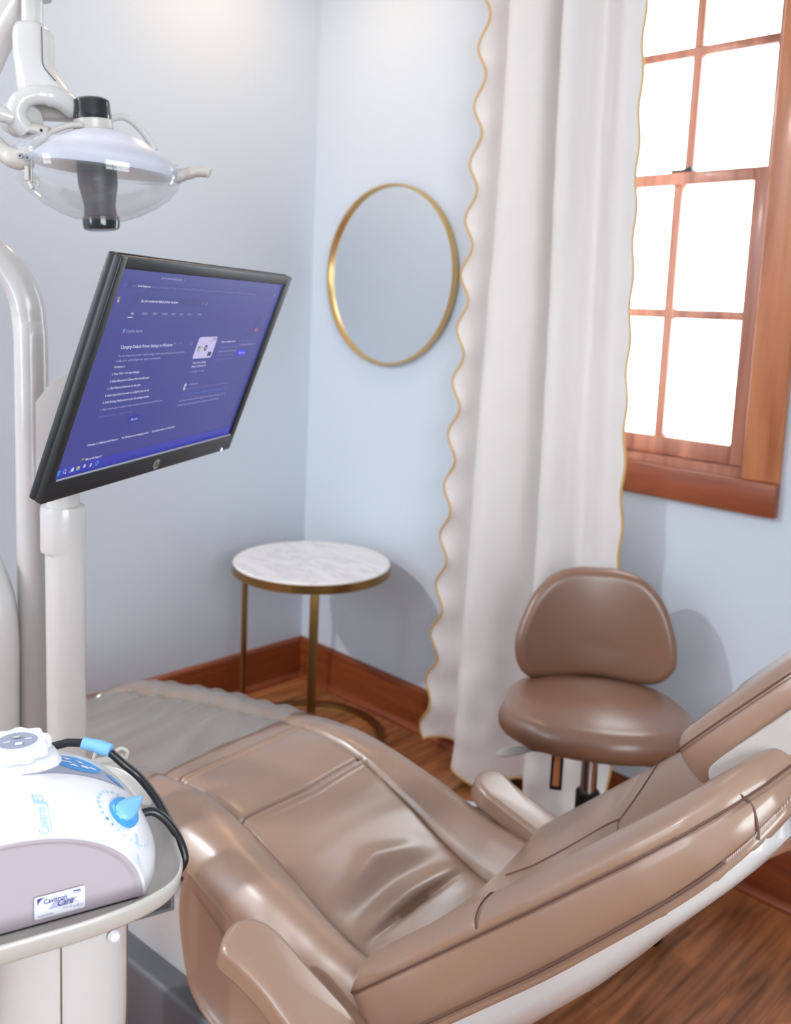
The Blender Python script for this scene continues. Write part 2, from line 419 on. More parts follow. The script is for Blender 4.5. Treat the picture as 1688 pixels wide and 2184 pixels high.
# window in the back wall: casing, two sashes with glazing bars, glass
win = empty('window_1', (0, 0, 0)); win['kind'] = 'structure'
def board(lo, hi, m, name, bev=0.004, parent=None): return MB().box(lo, hi, bev).build(name, m, parent or win, angle=40)
CY = -0.022
board((1.712, CY, 1.064), (1.805, 0.0, 2.60), M['trim_z'], 'side_casing')
board((1.105, CY, 1.064), (1.198, 0.0, 2.60), M['trim_z'], 'side_casing')
board((1.105, CY - 0.003, 0.978), (1.805, 0.0, 1.064), M['trim_x'], 'bottom_casing')
board((1.09, CY, 2.46), (1.82, 0.0, 2.56), M['trim_x'], 'top_casing')
jb = MB()   # the jamb lining the opening
jb.box((1.700, 0, 1.055), (1.735, 0.14, 2.5)); jb.box((1.185, 0, 1.055), (1.215, 0.14, 2.5)); jb.box((1.215, 0, 1.055), (1.70, 0.14, 1.085)); jb.box((1.215, 0, 2.46), (1.70, 0.14, 2.5))
jb.build('jamb', M['sash'], win, smooth=False)
def sash(name, y0, y1, x0, x1, z0, z1, st, rb, rt, bars_x, bars_z, mw):
    r = MB()
    r.box((x0, y0, z0), (x0 + st, y1, z1), 0.003); r.box((x1 - st, y0, z0), (x1, y1, z1), 0.003)
    r.box((x0 + st, y0, z0), (x1 - st, y1, z0 + rb), 0.003); r.box((x0 + st, y0, z1 - rt), (x1 - st, y1, z1), 0.003)
    o = r.build(name, M['sash'], win, angle=40)
    ym = (y0 + y1) / 2
    for bx_ in bars_x: MB().box((bx_ - mw / 2, y0 + 0.0052, z0 + rb - .001), (bx_ + mw / 2, y1 - 0.0052, z1 - rt + .001), 0.003).build('glazing_bar', M['sash'], o, angle=40)
    for bz in bars_z: MB().box((x0 + st, y0 + 0.004, bz - mw / 2), (x1 - st, y1 - 0.004, bz + mw / 2), 0.003).build('glazing_bar', M['sash'], o, angle=40)
    MB().box((x0 + st / 2, ym - 0.002, z0 + rb / 2), (x1 - st / 2, ym + 0.002, z1 - rt / 2)).build('pane', M['glass'], o, smooth=False)
    return o
sash('lower_sash', 0.03, 0.07, 1.218, 1.698, 1.086, 1.838, 0.046, 0.05, 0.033, [1.444], [1.468], 0.024)
sash('upper_sash', 0.075, 0.115, 1.218, 1.698, 1.812, 2.46, 0.036, 0.03, 0.05, [1.446], [2.155], 0.024)
lk = MB().box((1.42, 0.035, 1.838), (1.48, 0.065, 1.846), 0.002); lk.tube([(1.45, 0.05, 1.845), (1.475, 0.045, 1.851)], 0.005); lk.build('sash_lock', M['dark'], win)
# unseen windows: the rear one, and a side one added to brighten the room
def plain_window(name, axis, fixed, a0, a1, z0, z1, nb):
    e = empty(name); e['kind'] = 'structure'
    def bx(b, p, q, zl, zh, d0, d1):
        if axis == 0: b.box((p, fixed + d0, zl), (q, fixed + d1, zh))
        else: b.box((fixed + d0, p, zl), (fixed + d1, q, zh))
    c = MB(); bx(c, a0 - .09, a0, z0 - .09, z1 + .09, -.02, .0); bx(c, a1, a1 + .09, z0 - .09, z1 + .09, -.02, .0)
    bx(c, a0, a1, z0 - .09, z0, -.02, .0); bx(c, a0, a1, z1, z1 + .09, -.02, .0)
    c.build('casing', M['trim_z'], e, smooth=False)
    s_ = MB(); bx(s_, a0, a0 + .04, z0, z1, .05, .09); bx(s_, a1 - .04, a1, z0, z1, .05, .09); bx(s_, a0, a1, z0, z0 + .05, .05, .09); bx(s_, a0, a1, z1 - .05, z1, .05, .09)
    zm = (z0 + z1) / 2; bx(s_, a0, a1, zm - .02, zm + .02, .05, .09)
    for i in range(1, nb): p = a0 + (a1 - a0) * i / nb; bx(s_, p - .012, p + .012, z0, z1, .055, .085)
    s_.build('sash_frame', M['sash'], e, smooth=False)
    g = MB(); bx(g, a0, a1, z0, z1, .068, .072); g.build('pane', M['glass'], e, smooth=False)
plain_window('window_2', 0, RY - 0.14, 0.95, 1.45, 1.1, 2.2, 2)

plain_window('added_fill_window', 1, RX + 0.02, -3.1, -1.6, 0.9, 2.35, 3)  # added window, out of view, brightens the left wall
# recessed ceiling lights
def downlight(x, y, power, color, size, label, lens):
    t = empty('recessed_light', (x, y, RH)); tag(t, label, 'ceiling light')
    MB().lathe([(0.055, -0.004), (0.085, -0.006), (0.09, 0.0), (0.055, 0.0)], 40).build('trim_ring', M['bright_white'], t)
    MB().lathe([(0.0, -0.002), (0.055, -0.002)], 40).build('lens', lens, t)
    l = bpy.data.lights.new('recessed_light_bulb', 'AREA'); l.shape = 'DISK'; l.size = size; l.energy = power; l.color = color
    o = bpy.data.objects.new('recessed_light_bulb', l); COL.objects.link(o); o.parent = t; o.location = (0, 0, -0.012)
    return t
downlight(0.42, -0.50, 4.2, (1.0, 0.70, 0.42), 0.1, 'round warm recessed ceiling light above the corner table', M['warm_lens'])
downlight(0.25, -3.3, 66.0, (0.95, 0.98, 1.0), 0.1, 'round recessed ceiling light at the rear of the room', M['warm_lens'])

# ------------------------------------------------------------------ round mirror
def mirror():
    t = empty('round_mirror', (0.42, -0.0005, 1.56)); tag(t, 'round wall mirror with a thin brass frame beside the curtain', 'mirror')
    R = Matrix.Rotation(math.pi / 2, 4, 'X')   # +z of the lathe becomes -y (into the room)
    MB().lathe([(0.300, 0.0), (0.306, 0.002), (0.307, 0.024), (0.305, 0.028), (0.300, 0.028), (0.298, 0.024), (0.298, 0.010), (0.296, 0.0)], 96, R).build('frame', M['brass'], t)
    MB().lathe([(0.0, 0.013), (0.299, 0.013), (0.299, 0.002), (0.0, 0.002)], 96, R).build('glass', M['mirror'], t, smooth=False)
mirror()

# ------------------------------------------------------------------ side table
def side_table():
    cx, cy, r, h = 0.43, -0.325, 0.26, 0.612
    t = empty('side_table', (cx, cy, 0)); tag(t, 'small round marble-topped side table on slim brass legs in the corner', 'side table')
    MB().lathe([(0, h - 0.014), (r - 0.004, h - 0.014), (r - 0.001, h - 0.012), (r - 0.001, h - 0.003), (r - 0.004, h), (0, h)], 96).build('table_top', M['marble'], t)
    MB().lathe([(r - 0.02, h - 0.034), (r - 0.002, h - 0.034), (r + 0.001, h - 0.032), (r + 0.001, h - 0.006), (r - 0.001, h - 0.005), (r - 0.001, h - 0.0145), (r - 0.02, h - 0.0145)], 96).build('top_rim', M['brass_dark'], t)
    MB().lathe([(r - 0.024, 0.001), (r + 0.002, 0.001), (r + 0.002, 0.013), (r - 0.024, 0.013), (r - 0.024, 0.001)], 96).build('base_ring', M['brass_dark'], t)
    for deg in (203, 322):
        a = math.radians(deg); m4 = Matrix.Rotation(a, 4, 'Z')
        MB().box((r - 0.012, -0.014, 0.012), (r - 0.003, 0.014, h - 0.033), 0.0015, m4).build('leg', M['brass_dark'], t, angle=40)
side_table()

# ------------------------------------------------------------------ curtain
def curtain():
    ctrl = [(.834, -.105), (.86, -.088), (.90, -.062), (.94, -.058), (.965, -.10), (.985, -.155), (1.03, -.168), (1.09, -.142), (1.15, -.078),
            (1.180, -.062), (1.200, -.105), (1.214, -.165), (1.25, -.172), (1.285, -.142), (1.31, -.118), (1.35, -.128), (1.40, -.142), (1.444, -.13)]
    path = spline([(x, y, 0) for x, y in ctrl], 9)
    n = len(path) - 1; z0, z1, NZ = 0.03, 2.46, 240
    s = [0.0]
    for i in range(n): s.append(s[-1] + (path[i + 1] - path[i]).length)
    L = s[-1]
    per = 0.1635
    V = []; F = []; edgeL = []; edgeR = []; hem = []
    for k in range(NZ + 1):
        q = k / NZ
        for i in range(n + 1):
            t = s[i] / L
            zb = z0 + 0.018 + 0.017 * math.cos(2 * math.pi * (s[i] - 0.05) / 0.185) - 0.02 * t
            z = zb + (z1 - zb) * q
            p = path[i]
            kx = 0.039 - 0.07 * t
            x = p.x + (z - 1.28) * kx
            dep = 1.0 + 0.14 * math.sin(z * 1.7 + t * 5)
            y = -0.115 + (p.y + 0.11) * dep * 1.28
            y += 0.006 * noise.noise(Vector((s[i] * 6, z * 1.5, 3.1))) + 0.003 * noise.noise(Vector((s[i] * 22, z * 9, 1.0)))
            low = max(0.0, 1 - z / 0.75)
            y += low * 0.022 * noise.noise(Vector((s[i] * 13, z * 10, 7.0)))
            x += low * low * (-0.028 * max(0, 1 - t * 5))
            e = max(0.0, 1 - s[i] / 0.075)
            x += -e * e * 0.018 * math.cos(2 * math.pi * (z - 2.216) / per)
            e2 = max(0.0, 1 - (L - s[i]) / 0.06)
            x += e2 * e2 * 0.004 * math.cos(2 * math.pi * (z - 2.216) / per)
            v = Vector((x, min(y, -0.032), z)); V.append(v)
            if i == 0: edgeL.append(v)
            if i == n: edgeR.append(v)
            if k == 0: hem.append(v)
    for k in range(NZ):
        for i in range(n):
            a = k * (n + 1) + i; F.append((a, a + 1, a + n + 2, a + n + 1))
    t = empty('curtain', (1.14, -0.11, 0)); tag(t, 'floor-length ivory linen curtain with scalloped gold edge beside the window', 'curtain')
    off = Vector((1.14, -0.11, 0))
    o = mesh_obj('fabric', [v - off for v in V], F, M['curtain'], t)
    md = o.modifiers.new('cloth_thickness', 'SOLIDIFY'); md.thickness = 0.0022; md.offset = 0
    for nm, pth in (('scalloped_trim', edgeL), ('scalloped_trim', edgeR), ('hem_trim', hem)):
        MB().tube([p - off for p in pth], 0.0036, 8).build(nm, M['gold_trim'], t, label='gold braided edging')
    rod = empty('curtain_rod', (1.46, -0.12, 2.50)); tag(rod, 'brass curtain rod above the window', 'curtain rod')
    MB().tube([(-0.72, 0, 0), (0.5, 0, 0)], 0.011, 20).build('rod', M['brass'], rod)
    for sx in (-0.69, 0.47):
        MB().tube([(sx, 0, 0), (sx, 0.119, 0)], 0.006, 12).build('bracket', M['brass'], rod)
        MB().lathe([(0, -0.02), (0.014, -0.014), (0.02, 0), (0.014, 0.014), (0, 0.02)], 20, Matrix.Translation((sx - 0.04 if sx < 0 else sx + 0.04, 0, 0))).build('finial', M['brass'], rod)
    for i in range(9):
        x = -0.60 + i * 0.066
        MB().tube([(x + 0.0, 0.018 * math.cos(a), 0.018 * math.sin(a) - 0.005) for a in [2 * math.pi * j / 20 for j in range(21)]], 0.002, 8, caps=False).build('ring', M['brass'], rod)
curtain()

# ------------------------------------------------------------------ operator stool
def stool():
    c = Vector((1.575, -0.405, 0)); fx = Vector((0.55, -0.835, 0)).normalized(); rx = Vector((0.835, 0.55, 0)).normalized()
    base = frame_matrix(c, rx, -fx, (0, 0, 1))   # local: x to its left in the photo's right, y towards the backrest
    t = empty('operator_stool', matrix=base)
    tag(t, 'brown padded swivel stool with oval seat and low rounded backrest by the curtain', 'stool')
    pts = []
    for i in range(16):
        a = 2 * math.pi * i / 16; ex = 0.235 * math.copysign(abs(math.cos(a)) ** 0.9, math.cos(a)); ey = 0.205 * math.copysign(abs(math.sin(a)) ** 0.85, math.sin(a))
        if math.sin(a) > 0: ex *= 0.93
        pts.append((ex, ey))
    MB().pad(smooth_closed(pts, 96), 0.076, 0.036, 0.026, 0.0, Matrix.Translation((0, 0, 0.465)) @ Matrix.Rotation(math.radians(-2), 4, 'X')).build('seat', M['leather_stool'], t, angle=80)
    MB().box((-0.14, -0.12, 0.45), (0.14, 0.12, 0.468), 0.006).build('seat_plate', M['dark'], t)
    # backrest: egg-shaped with a scooped lower edge, curved round the sitter
    S = 2.42 / 1966.0
    o = [(1240, 1205), (1290, 1207), (1335, 1222), (1372, 1262), (1394, 1315), (1404, 1365), (1400, 1402), (1372, 1432), (1330, 1438), (1240, 1432), (1150, 1438), (1105, 1434), (1080, 1405), (1073, 1358), (1085, 1310), (1108, 1260), (1146, 1222), (1190, 1207)]
    ol = smooth_closed([((x - 1240) * S, (1330 - y) * S) for x, y in o], 108)
    # stands on the -y side; pad face (+z of pad) points to the sitter (local -y)
    Bm = frame_matrix((-0.012, 0.205, 0.660), (1, 0, 0), (0, 0.10, 0.995), (0, -0.995, 0.10))
    Bm = Bm @ Matrix.Rotation(math.radians(10), 4, 'Y')
    MB().pad(ol, 0.055, 0.026, 0.006, 0.01, Bm, bend=lambda p: Vector((p.x, p.y, p.z + 1.1 * p.x * p.x))).build('backrest', M['leather_stool'], t, angle=80)
    MB().tube(spline([(0.0, 0.10, 0.44), (0.0, 0.22, 0.43), (0.0, 0.275, 0.47), (0.0, 0.262, 0.60), (0.0, 0.245, 0.66)], 8), 0.012, 12, flat=2.0).build('backrest_arm', M['dark'], t)
    MB().box((-0.092, 0.03, 0.285), (-0.062, 0.045, 0.452), 0.003).build('tilt_bracket', M['dark'], t)
    MB().box((-0.085, 0.028, 0.296), (-0.069, 0.0465, 0.43), 0.002).build('bracket_inlay', M['trim_z'], t, label='brown inlay of the tilt bracket')
    MB().lathe([(0.020, 0.30), (0.020, 0.45)], 28).build('gas_lift', M['chrome'], t)
    MB().lathe([(0.029, 0.09), (0.029, 0.31), (0.024, 0.315)], 28).build('column', M['dark'], t)
    lv = MB(); lv.tube([(-0.03, -0.02, 0.44), (-0.12, -0.05, 0.435)], 0.005, 10)
    lv.tube([(-0.105, -0.045, 0.434), (-0.13, -0.055, 0.432), (-0.17, -0.075, 0.428), (-0.205, -0.092, 0.424), (-0.22, -0.1, 0.422)], [0.006, 0.012, 0.019, 0.018, 0.006], 14, flat=0.35)
    lv.build('height_lever', M['grey_white'], t)
    MB().lathe([(0.0, 0.06), (0.045, 0.06), (0.045, 0.10), (0.03, 0.115), (0.0, 0.115)], 28).build('hub', M['chrome'], t)
    for i in range(5):
        a = 2 * math.pi * i / 5 + math.radians(50); d = Vector((math.cos(a), math.sin(a), 0))
        MB().tube([d * 0.03 + Vector((0, 0, 0.092)), d * 0.19 + Vector((0, 0, 0.07))], [0.019, 0.013], 14).build('leg', M['chrome'], t)
        cs = MB(); q = d * 0.185; side = Vector((-d.y, d.x, 0))
        cs.tube([q + Vector((0, 0, 0.07)), q + Vector((0, 0, 0.045))], 0.006, 10)
        for sg in (-1, 1): cs.tube([q + side * 0.006 * sg + Vector((0, 0, 0.0255)), q + side * 0.024 * sg + Vector((0, 0, 0.0255))], 0.0255, 20)
        cs.build('caster', M['rubber'], t)
stool()

# ------------------------------------------------------------------ patient chair
CH = Matrix.Translation((1.45, -1.2, 0)) @ Matrix.Rotation(math.radians(5), 4, 'Z') @ Matrix.Translation((-1.45, 0, 0))
zc = smooth_interp([(.50, .395), (.58, .425), (.70, .455), (.92, .505), (1.064, .528), (1.229, .556), (1.30, .567), (1.363, .572), (1.418, .564), (1.469, .551),
                    (1.513, .534), (1.563, .516), (1.635, .482), (1.704, .449), (1.80, .424), (1.95, .405)])
bd = smooth_interp([(.5, 0), (.70, 0.0), (1.229, -.016), (1.384, -.014), (1.526, .004), (1.608, .024), (1.736, .052), (1.95, .066)])
def gauss(x, s): return math.exp(-(x / s) ** 2)
def ridge(x, v, p, q, s):
    """height profile of a leather crease running from p to q"""
    d = (q[0] - p[0], q[1] - p[1]); L2 = d[0] ** 2 + d[1] ** 2; t = ((x - p[0]) * d[0] + (v - p[1]) * d[1]) / L2
    n = ((x - p[0]) * d[1] - (v - p[1]) * d[0]) / math.sqrt(L2)
    e = math.sin(math.pi * t) ** 1.3 if 0 < t < 1 else 0.0
    return gauss(n, s) * e, n, e
PW = 0.157
def half_width(x):
    r = 0.13; x0 = 0.565; W = 0.268 if x > 1.0 else 0.262 + 0.006 * (x - .565) / .435
    if x - x0 < r: W = W - r + math.sqrt(max(0, r * r - (r - (x - x0)) ** 2))
    return W
SEAMS = (1.285, 1.462)
def seat_top(x, v):
    av = abs(v); W = half_width(x); pw = min(PW, W * 0.62); z = zc(x)
    if av <= pw:
        z += 0.005 * (1 - (av / pw) ** 2)
        for i, sx in enumerate(SEAMS):
            u = x - (sx + 0.012 * (-v / PW))
            z += -0.007 * gauss(u, 0.0045) + 0.006 * gauss(u - 0.011, 0.0055)
        if x > 1.5:
            a, n_, e = ridge(x, v, (1.60, -0.13), (1.655, 0.12), 0.016); z += 0.008 * a
            a, n_, e = ridge(x, v, (1.665, -0.14), (1.68, 0.14), 0.018); z -= 0.007 * a
            a, n_, e = ridge(x, v, (1.705, -0.13), (1.712, 0.145), 0.014); z += 0.009 * a
            a, n_, e = ridge(x, v, (1.722, -0.09), (1.728, 0.13), 0.0045); z -= 0.012 * a
            z += 0.0022 * noise.noise(Vector((x * 30, v * 9, 0)))
    else:
        t = min(1.0, (av - pw) / max(0.02, W - pw))
        z += bd(x) * min(1, t * 2.2) + 0.016 * math.sin(math.pi * min(1, t * 1.15) ** 0.8)
        ed = max(0.0, (t - 0.62) / 0.38)
        z -= 0.045 * (1 - math.sqrt(max(0, 1 - ed * ed)))
        z += 0.0012 * noise.noise(Vector((x * 22, v * 22, 2)))
    z -= 0.007 * gauss(av - pw, 0.0045)
    return z
def seat_cushion(parent):
    xs = []; x = 0.568
    while x < 1.93:
        xs.append(x); d = min(abs(x - sx) for sx in SEAMS)
        x += 0.0025 if d < 0.03 else (0.004 if 1.6 < x < 1.75 else (0.004 if x < 0.7 else 0.009))
    us = [0, .12, .25, .38, .5, .62, .74, .84, .90, .94, .965, .985, 1.0]
    rings = []
    for x in xs:
        W = half_width(x); pw = min(PW, W * 0.62)
        vs = []
        for i in range(14): vs.append(pw * (i / 14))
        vs += [pw - 0.006, pw - 0.003, pw, pw + 0.003, pw + 0.006, pw + 0.010]
        vs = sorted(set(v for v in vs if v >= 0))
        for i in range(1, 15):
            t = i / 14; vs.append(pw + 0.010 + (W - pw - 0.010) * math.sin(t * math.pi / 2))
        ft = max(0.0, 1 - (x - 0.565) / 0.05)   # rounded toe end
        drop = 0.035 * (1 - math.sqrt(max(0, 1 - ft * ft)))
        th = 0.075 - 0.02 * ft
        half = [(v, seat_top(x, v) - drop) for v in vs]
        zb = zc(x) - th - (0.0 if x < 1.42 else min(0.03, (x - 1.42) * 0.2))
        ze = half[-1][1]; zb = min(zb, ze - 0.02)
        side = [(W, ze), (W + 0.001, ze * 0.55 + zb * 0.45), (W - 0.004, zb + 0.008), (W - 0.014, zb)]
        R = half + side[1:]
        ring = [Vector((x, v, z)) for v, z in R] + [Vector((x, 0, zb))] + [Vector((x, -v, z)) for v, z in reversed(R[1:])]
        rings.append(ring)
    o = MB().loft(rings).build('seat_cushion', M['leather'], parent, angle=80)
    return o

def patient_chair():
    t = empty('dental_chair', matrix=CH)
    tag(t, 'reclining tan leather dental patient chair with two padded armrests', 'dental chair')
    seat_cushion(t)
    # upholstered skirt under the seat
    prof = spline([(1.452, .515, 0), (1.438, .47, 0), (1.436, .42, 0), (1.452, .345, 0), (1.475, .300, 0), (1.53, .272, 0), (1.65, .262, 0), (1.78, .262, 0), (1.86, .29, 0), (1.88, .34, 0), (1.85, .385, 0), (1.76, .40, 0), (1.66, .44, 0), (1.56, .48, 0)], 6)
    P2 = [(p.x, p.y) for p in prof]; cx = 1.68; cz = .37
    rings = []
    for v, k in [(-.262, .93), (-.270, .965), (-.274, .99), (-.274, 1.0), (.274, 1.0), (.274, .99), (.270, .965), (.262, .93)]:
        rings.append([Vector((cx + (x - cx) * k, v, cz + (z - cz) * k)) for x, z in P2])
    rings = [[Vector((cx, -.262, cz)) + (p - Vector((cx, -.262, cz))) * 0.3 for p in rings[0]]] + rings + [[Vector((cx, .262, cz)) + (p - Vector((cx, .262, cz))) * 0.3 for p in rings[-1]]]
    MB().loft(rings).build('seat_skirt', M['leather'], t, angle=60)
    # backrest, lofted along its length
    TKF = smooth_interp([(-.1, .125), (0, .12), (.3, .11), (.45, .099), (.55, .090), (.62, .078), (.66, .066), (.70, .048)])
    O2 = Vector((1.823, .532)); dr = Vector((.727, .687)); nr = Vector((-.687, .727))
    def B(s, v, n): s = s + 0.022 * (v / .26) * max(0.0, 1 - abs(s + .05) / .45); p = O2 + dr * s + nr * n; return Vector((p.x, v, p.y))
    def bw(s):
        w_ = interp(s, [(-.1, .262), (.35, .262), (.50, .252), (.57, .238), (.62, .214), (.655, .180), (.680, .130), (.693, .07), (.697, .02)])
        if s < 0.03: r = 0.05; u = s + 0.052; w_ = w_ - r + math.sqrt(max(0, r * r - (r - min(r, u)) ** 2)) if u < r else w_
        return w_
    ss = []; s = -0.050
    while s < 0.697: ss.append(s); s += 0.003 if (s < 0.0 or s > 0.62 or abs(s - .263) < .02) else 0.009
    def n_front(s, v):
        W = bw(s); dish = interp(s, [(-.1, .012), (.1, .03), (.5, .03), (.6, .018), (.76, 0.0)]); q = min(1.0, abs(v) / (W * 0.80)); return -dish * (1 - q * q)
    def ring_b(s):
        W = bw(s); e0 = max(0, 1 - (s + 0.052) / 0.06); e1 = max(0, 1 - (0.70 - s) / 0.09)
        rd = 0.045 * (1 - math.sqrt(max(0, 1 - e0 * e0))) + 0.03 * (1 - math.sqrt(max(0, 1 - e1 * e1)))
        thick = TKF(s)
        dish = interp(s, [(-.1, .012), (.1, .03), (.5, .03), (.6, .018), (.7, 0.0)])
        half = []
        iv = W * 0.60
        for i in range(19):
            v = W * 0.985 * math.sin(i / 18 * math.pi / 2)
            q = min(1.0, v / (W * 0.80)); n = -dish * (1 - q * q) ** 1.0
            if v > W * 0.80: u = (v - W * 0.80) / (W * 0.20); n = -0.027 * (1 - math.sqrt(max(0, 1 - u * u)))
            if v > iv: n -= 0.004 * gauss(s - 0.250, 0.004)
            half.append((v, n - rd))
        lo = -thick
        for (v, n) in [(W * 0.995, -0.024), (W - 0.003, -0.029), (W, -0.034), (W + .003, lo * .46), (W + .003, lo * .62), (W, lo * .80), (W - .003, lo * .835), (W, lo * .875), (W - .004, lo * .965), (W - .014, lo)]:
            n2 = max(n, lo) if n > lo + rd else n
            half.append((max(v, 0.002), min(n2, half[-1][1] - 0.0005)) if True else None)
        return [B(s, v, n) for v, n in half] + [B(s, 0, half[-1][1])] + [B(s, -v, n) for v, n in reversed(half[1:])]
    MB().loft([ring_b(s) for s in ss]).build('backrest', M['leather'], t, angle=80)
    for sg in (-1, 1):
        MB().tube([B(s, sg * (bw(s) * 1.0), -0.0285) for s in ss[3:-3:2]], 0.0013, 6).build('side_seam', M['stitch'], t, label='dark stitched seam along the backrest side')
        MB().tube([B(s, sg * (bw(s) + 0.0015), -TKF(s) * .835) for s in ss[3:-3:2] if s < .60], 0.0014, 6).build('lower_seam', M['stitch'], t, label='dark lower seam of the backrest')
    st = MB()
    for i in range(34):
        s = 0.592 + i * 0.0024
        v = -(bw(s) + 0.002); n = -TKF(s) * .84
        st.tube([B(s, v, n), B(s + 0.0022, v, n + 0.0016)], 0.0007, 6)
    st.build('stitching', M['stitch_light'], t, label='pale stitches on the upper backrest edge')
    for pl_ in ([(.300, .235, 0), (.286, .15, 0), (.287, .06, 0), (.322, -.005, 0), (.34, -.035, 0)], [(.287, .06, 0), (.25, .066, 0), (.19, .052, 0), (.12, .045, 0), (.04, .045, 0)]):
        MB().tube([B(p.x, p.y, n_front(p.x, p.y) + .0006) for p in spline(pl_, 8)], 0.0013, 6).build('panel_seam', M['stitch'], t, label='dark seam across the backrest front')
    MB().tube([B(0.250, -(W0 := bw(.25)) * q_, 0.0003 + n_front(.25, bw(.25) * q_) - (0.027 * (1 - math.sqrt(max(0, 1 - ((q_ - .8) / .2) ** 2))) if q_ > .8 else 0)) for q_ in (.77, .8, .85, .9, .94, .97, .995)], 0.0013, 6).build('bolster_seam', M['stitch'], t)
    # vertical seam over the shoulder
    MB().tube([B(*q_) for q_ in spline([(.612, -.150, -.004), (.62, -.178, -.0045), (.632, -.1985, -.022), (.637, -.1995, -.038), (.633, -.2055, -.055), (.627, -.2105, -.068)], 5)], 0.0013, 6).build('shoulder_seam', M['stitch'], t)
    # white shell under the backrest
    rings = []
    for i in range(40):
        s = 0.02 + (0.63 - 0.02) * i / 39
        tp = -TKF(s) + 0.006
        bt = interp(s, [(0, -.20), (.2, -.162), (.334, -.146), (.42, -.130), (.47, -.119), (.55, -.107), (.60, -.099), (.63, -.090)])
        W = bw(s) - 0.003; r = []
        for j in range(25):
            a = math.pi * j / 24; c_, s_ = math.cos(a), math.sin(a)
            r.append(B(s, -W * math.copysign(abs(c_) ** 0.35, c_), tp + (bt - tp) * s_ ** 0.6))
        rings.append(r)
    MB().loft(rings).build('backrest_shell', M['white'], t, angle=70)
    # headrest
    H2 = Vector((2.225, .948)); hd = Vector((.67, .742)); hn = Vector((-.742, .67))
    hm = frame_matrix((H2.x, 0, H2.y), (0, 1, 0), (hd.x, 0, hd.y), (-hn.x * -1, 0, hn.y))   # pad xy: across, along; z outwards
    hm = frame_matrix((H2.x, 0, H2.y), (0, -1, 0), (hd.x, 0, hd.y), (hn.x, 0, hn.y))
    ol = smooth_closed([(-.06, -.046), (.06, -.046), (.104, -.040), (.122, -.022), (.129, .02), (.130, .09), (.126, .16), (.10, .215), (.05, .235), (-.05, .235), (-.10, .215), (-.126, .16), (-.130, .09), (-.129, .02), (-.122, -.022), (-.104, -.040)], 128)
    hr = MB().pad(ol, 0.084, 0.034, 0.006, 0.0, hm @ Matrix.Translation((0, 0, -0.062)), bend=lambda p: Vector((p.x, p.y, p.z + 0.55 * p.x * p.x)))
    hr.build('headrest', M['leather'], t, angle=80)
    MB().tube([hm @ Vector((x * 1.002, y * 1.002 + 0.0, 0.0045 + 0.55 * x * x)) for x, y in ol + ol[:1]], 0.0013, 6, caps=False).build('headrest_seam', M['stitch'], t)
    hp = [(p.x, p.y) for p in spline([(-.012, -.040, 0), (-.006, -.026, 0), (.014, -.019, 0), (.10, -.017, 0), (.22, -.017, 0), (.225, -.040, 0), (.15, -.050, 0), (.06, -.056, 0), (.005, -.058, 0), (-.010, -.050, 0), (-.012, -.040, 0)], 5)][:-1]
    rr = []
    for v, k_ in [(-.1352, .4), (-.1352, .95), (-.1345, .98), (-.1330, 1.0), (.1330, 1.0), (.1345, .98), (.1352, .95), (.1352, .4)]:
        rr.append([hm @ Vector((v, .10 + (a - .10) * k_, -.036 + (b_ - -.036) * k_)) for a, b_ in hp])
    MB().loft(rr).build('headrest_shell', M['grey_white'], t, angle=50)
    MB().box((-0.024, 0.085, -0.125), (0.024, 0.20, -0.07), 0.006, hm).build('headrest_bracket', M['grey_white'], t)
    kb = frame_matrix((2.312, -0.055, 0.928), (0, 1, 0), (hd.x, 0, hd.y), (hn.x, 0, hn.y))
    MB().lathe([(0, -.032), (.016, -.03), (.021, -.02), (.023, 0), (.021, .02), (.016, .03), (0, .032)], 32, kb).build('release_knob', M['white'], t)
    MB().tube(spline([(2.345, -.10, .925), (2.336, -.12, .908), (2.334, -.135, .895), (2.348, -.14, .884), (2.40, -.14, .90)], 5), 0.0055, 12).build('release_lever', M['chrome'], t)
    MB().box((0.585, -0.15, -0.103), (0.80, 0.10, -0.088), 0.002, frame_matrix((1.823, 0, .532), (dr.x, 0, dr.y), (0, 1, 0), (nr.x, 0, nr.y))).build('slide_bar', M['chrome'], t)
    # armrests
    near = smooth_closed([(1.667, -.391), (1.649, -.375), (1.640, -.353), (1.642, -.333), (1.653, -.317), (1.672, -.307), (1.698, -.303), (1.75, -.304), (1.80, -.303), (1.842, -.303), (1.857, -.307), (1.862, -.321), (1.863, -.345), (1.861, -.371), (1.855, -.383), (1.84, -.387), (1.79, -.386), (1.746, -.383), (1.70, -.386)], 160)
    far = smooth_closed([(1.658, .237), (1.646, .257), (1.645, .28), (1.66, .306), (1.68, .311), (1.711, .306), (1.772, .308), (1.83, .310), (1.868, .311), (1.886, .306), (1.894, .292), (1.895, .27), (1.893, .250), (1.884, .236), (1.866, .231), (1.82, .230), (1.77, .229), (1.72, .227), (1.687, .226)], 160)
    for ol_, zt, sg in ((near, .531, -1), (far, .531, 1)):
        tl = Matrix.Translation((1.77, 0, zt - 0.046)) @ Matrix.Rotation(math.radians(18), 4, 'Y') @ Matrix.Translation((-1.77, 0, 0))
        MB().pad(ol_, 0.044, 0.011, 0.002, 0.0, tl).build('armrest', M['leather'], t, angle=80)
        vc = sum(p[1] for p in ol_) / len(ol_)
        MB().box((1.73, vc - 0.022, zt - 0.062), (1.85, vc + 0.022, zt - 0.045), 0.004, tl @ Matrix.Translation((0, 0, -(zt - 0.046)))).build('armrest_support', M['dark'], t)
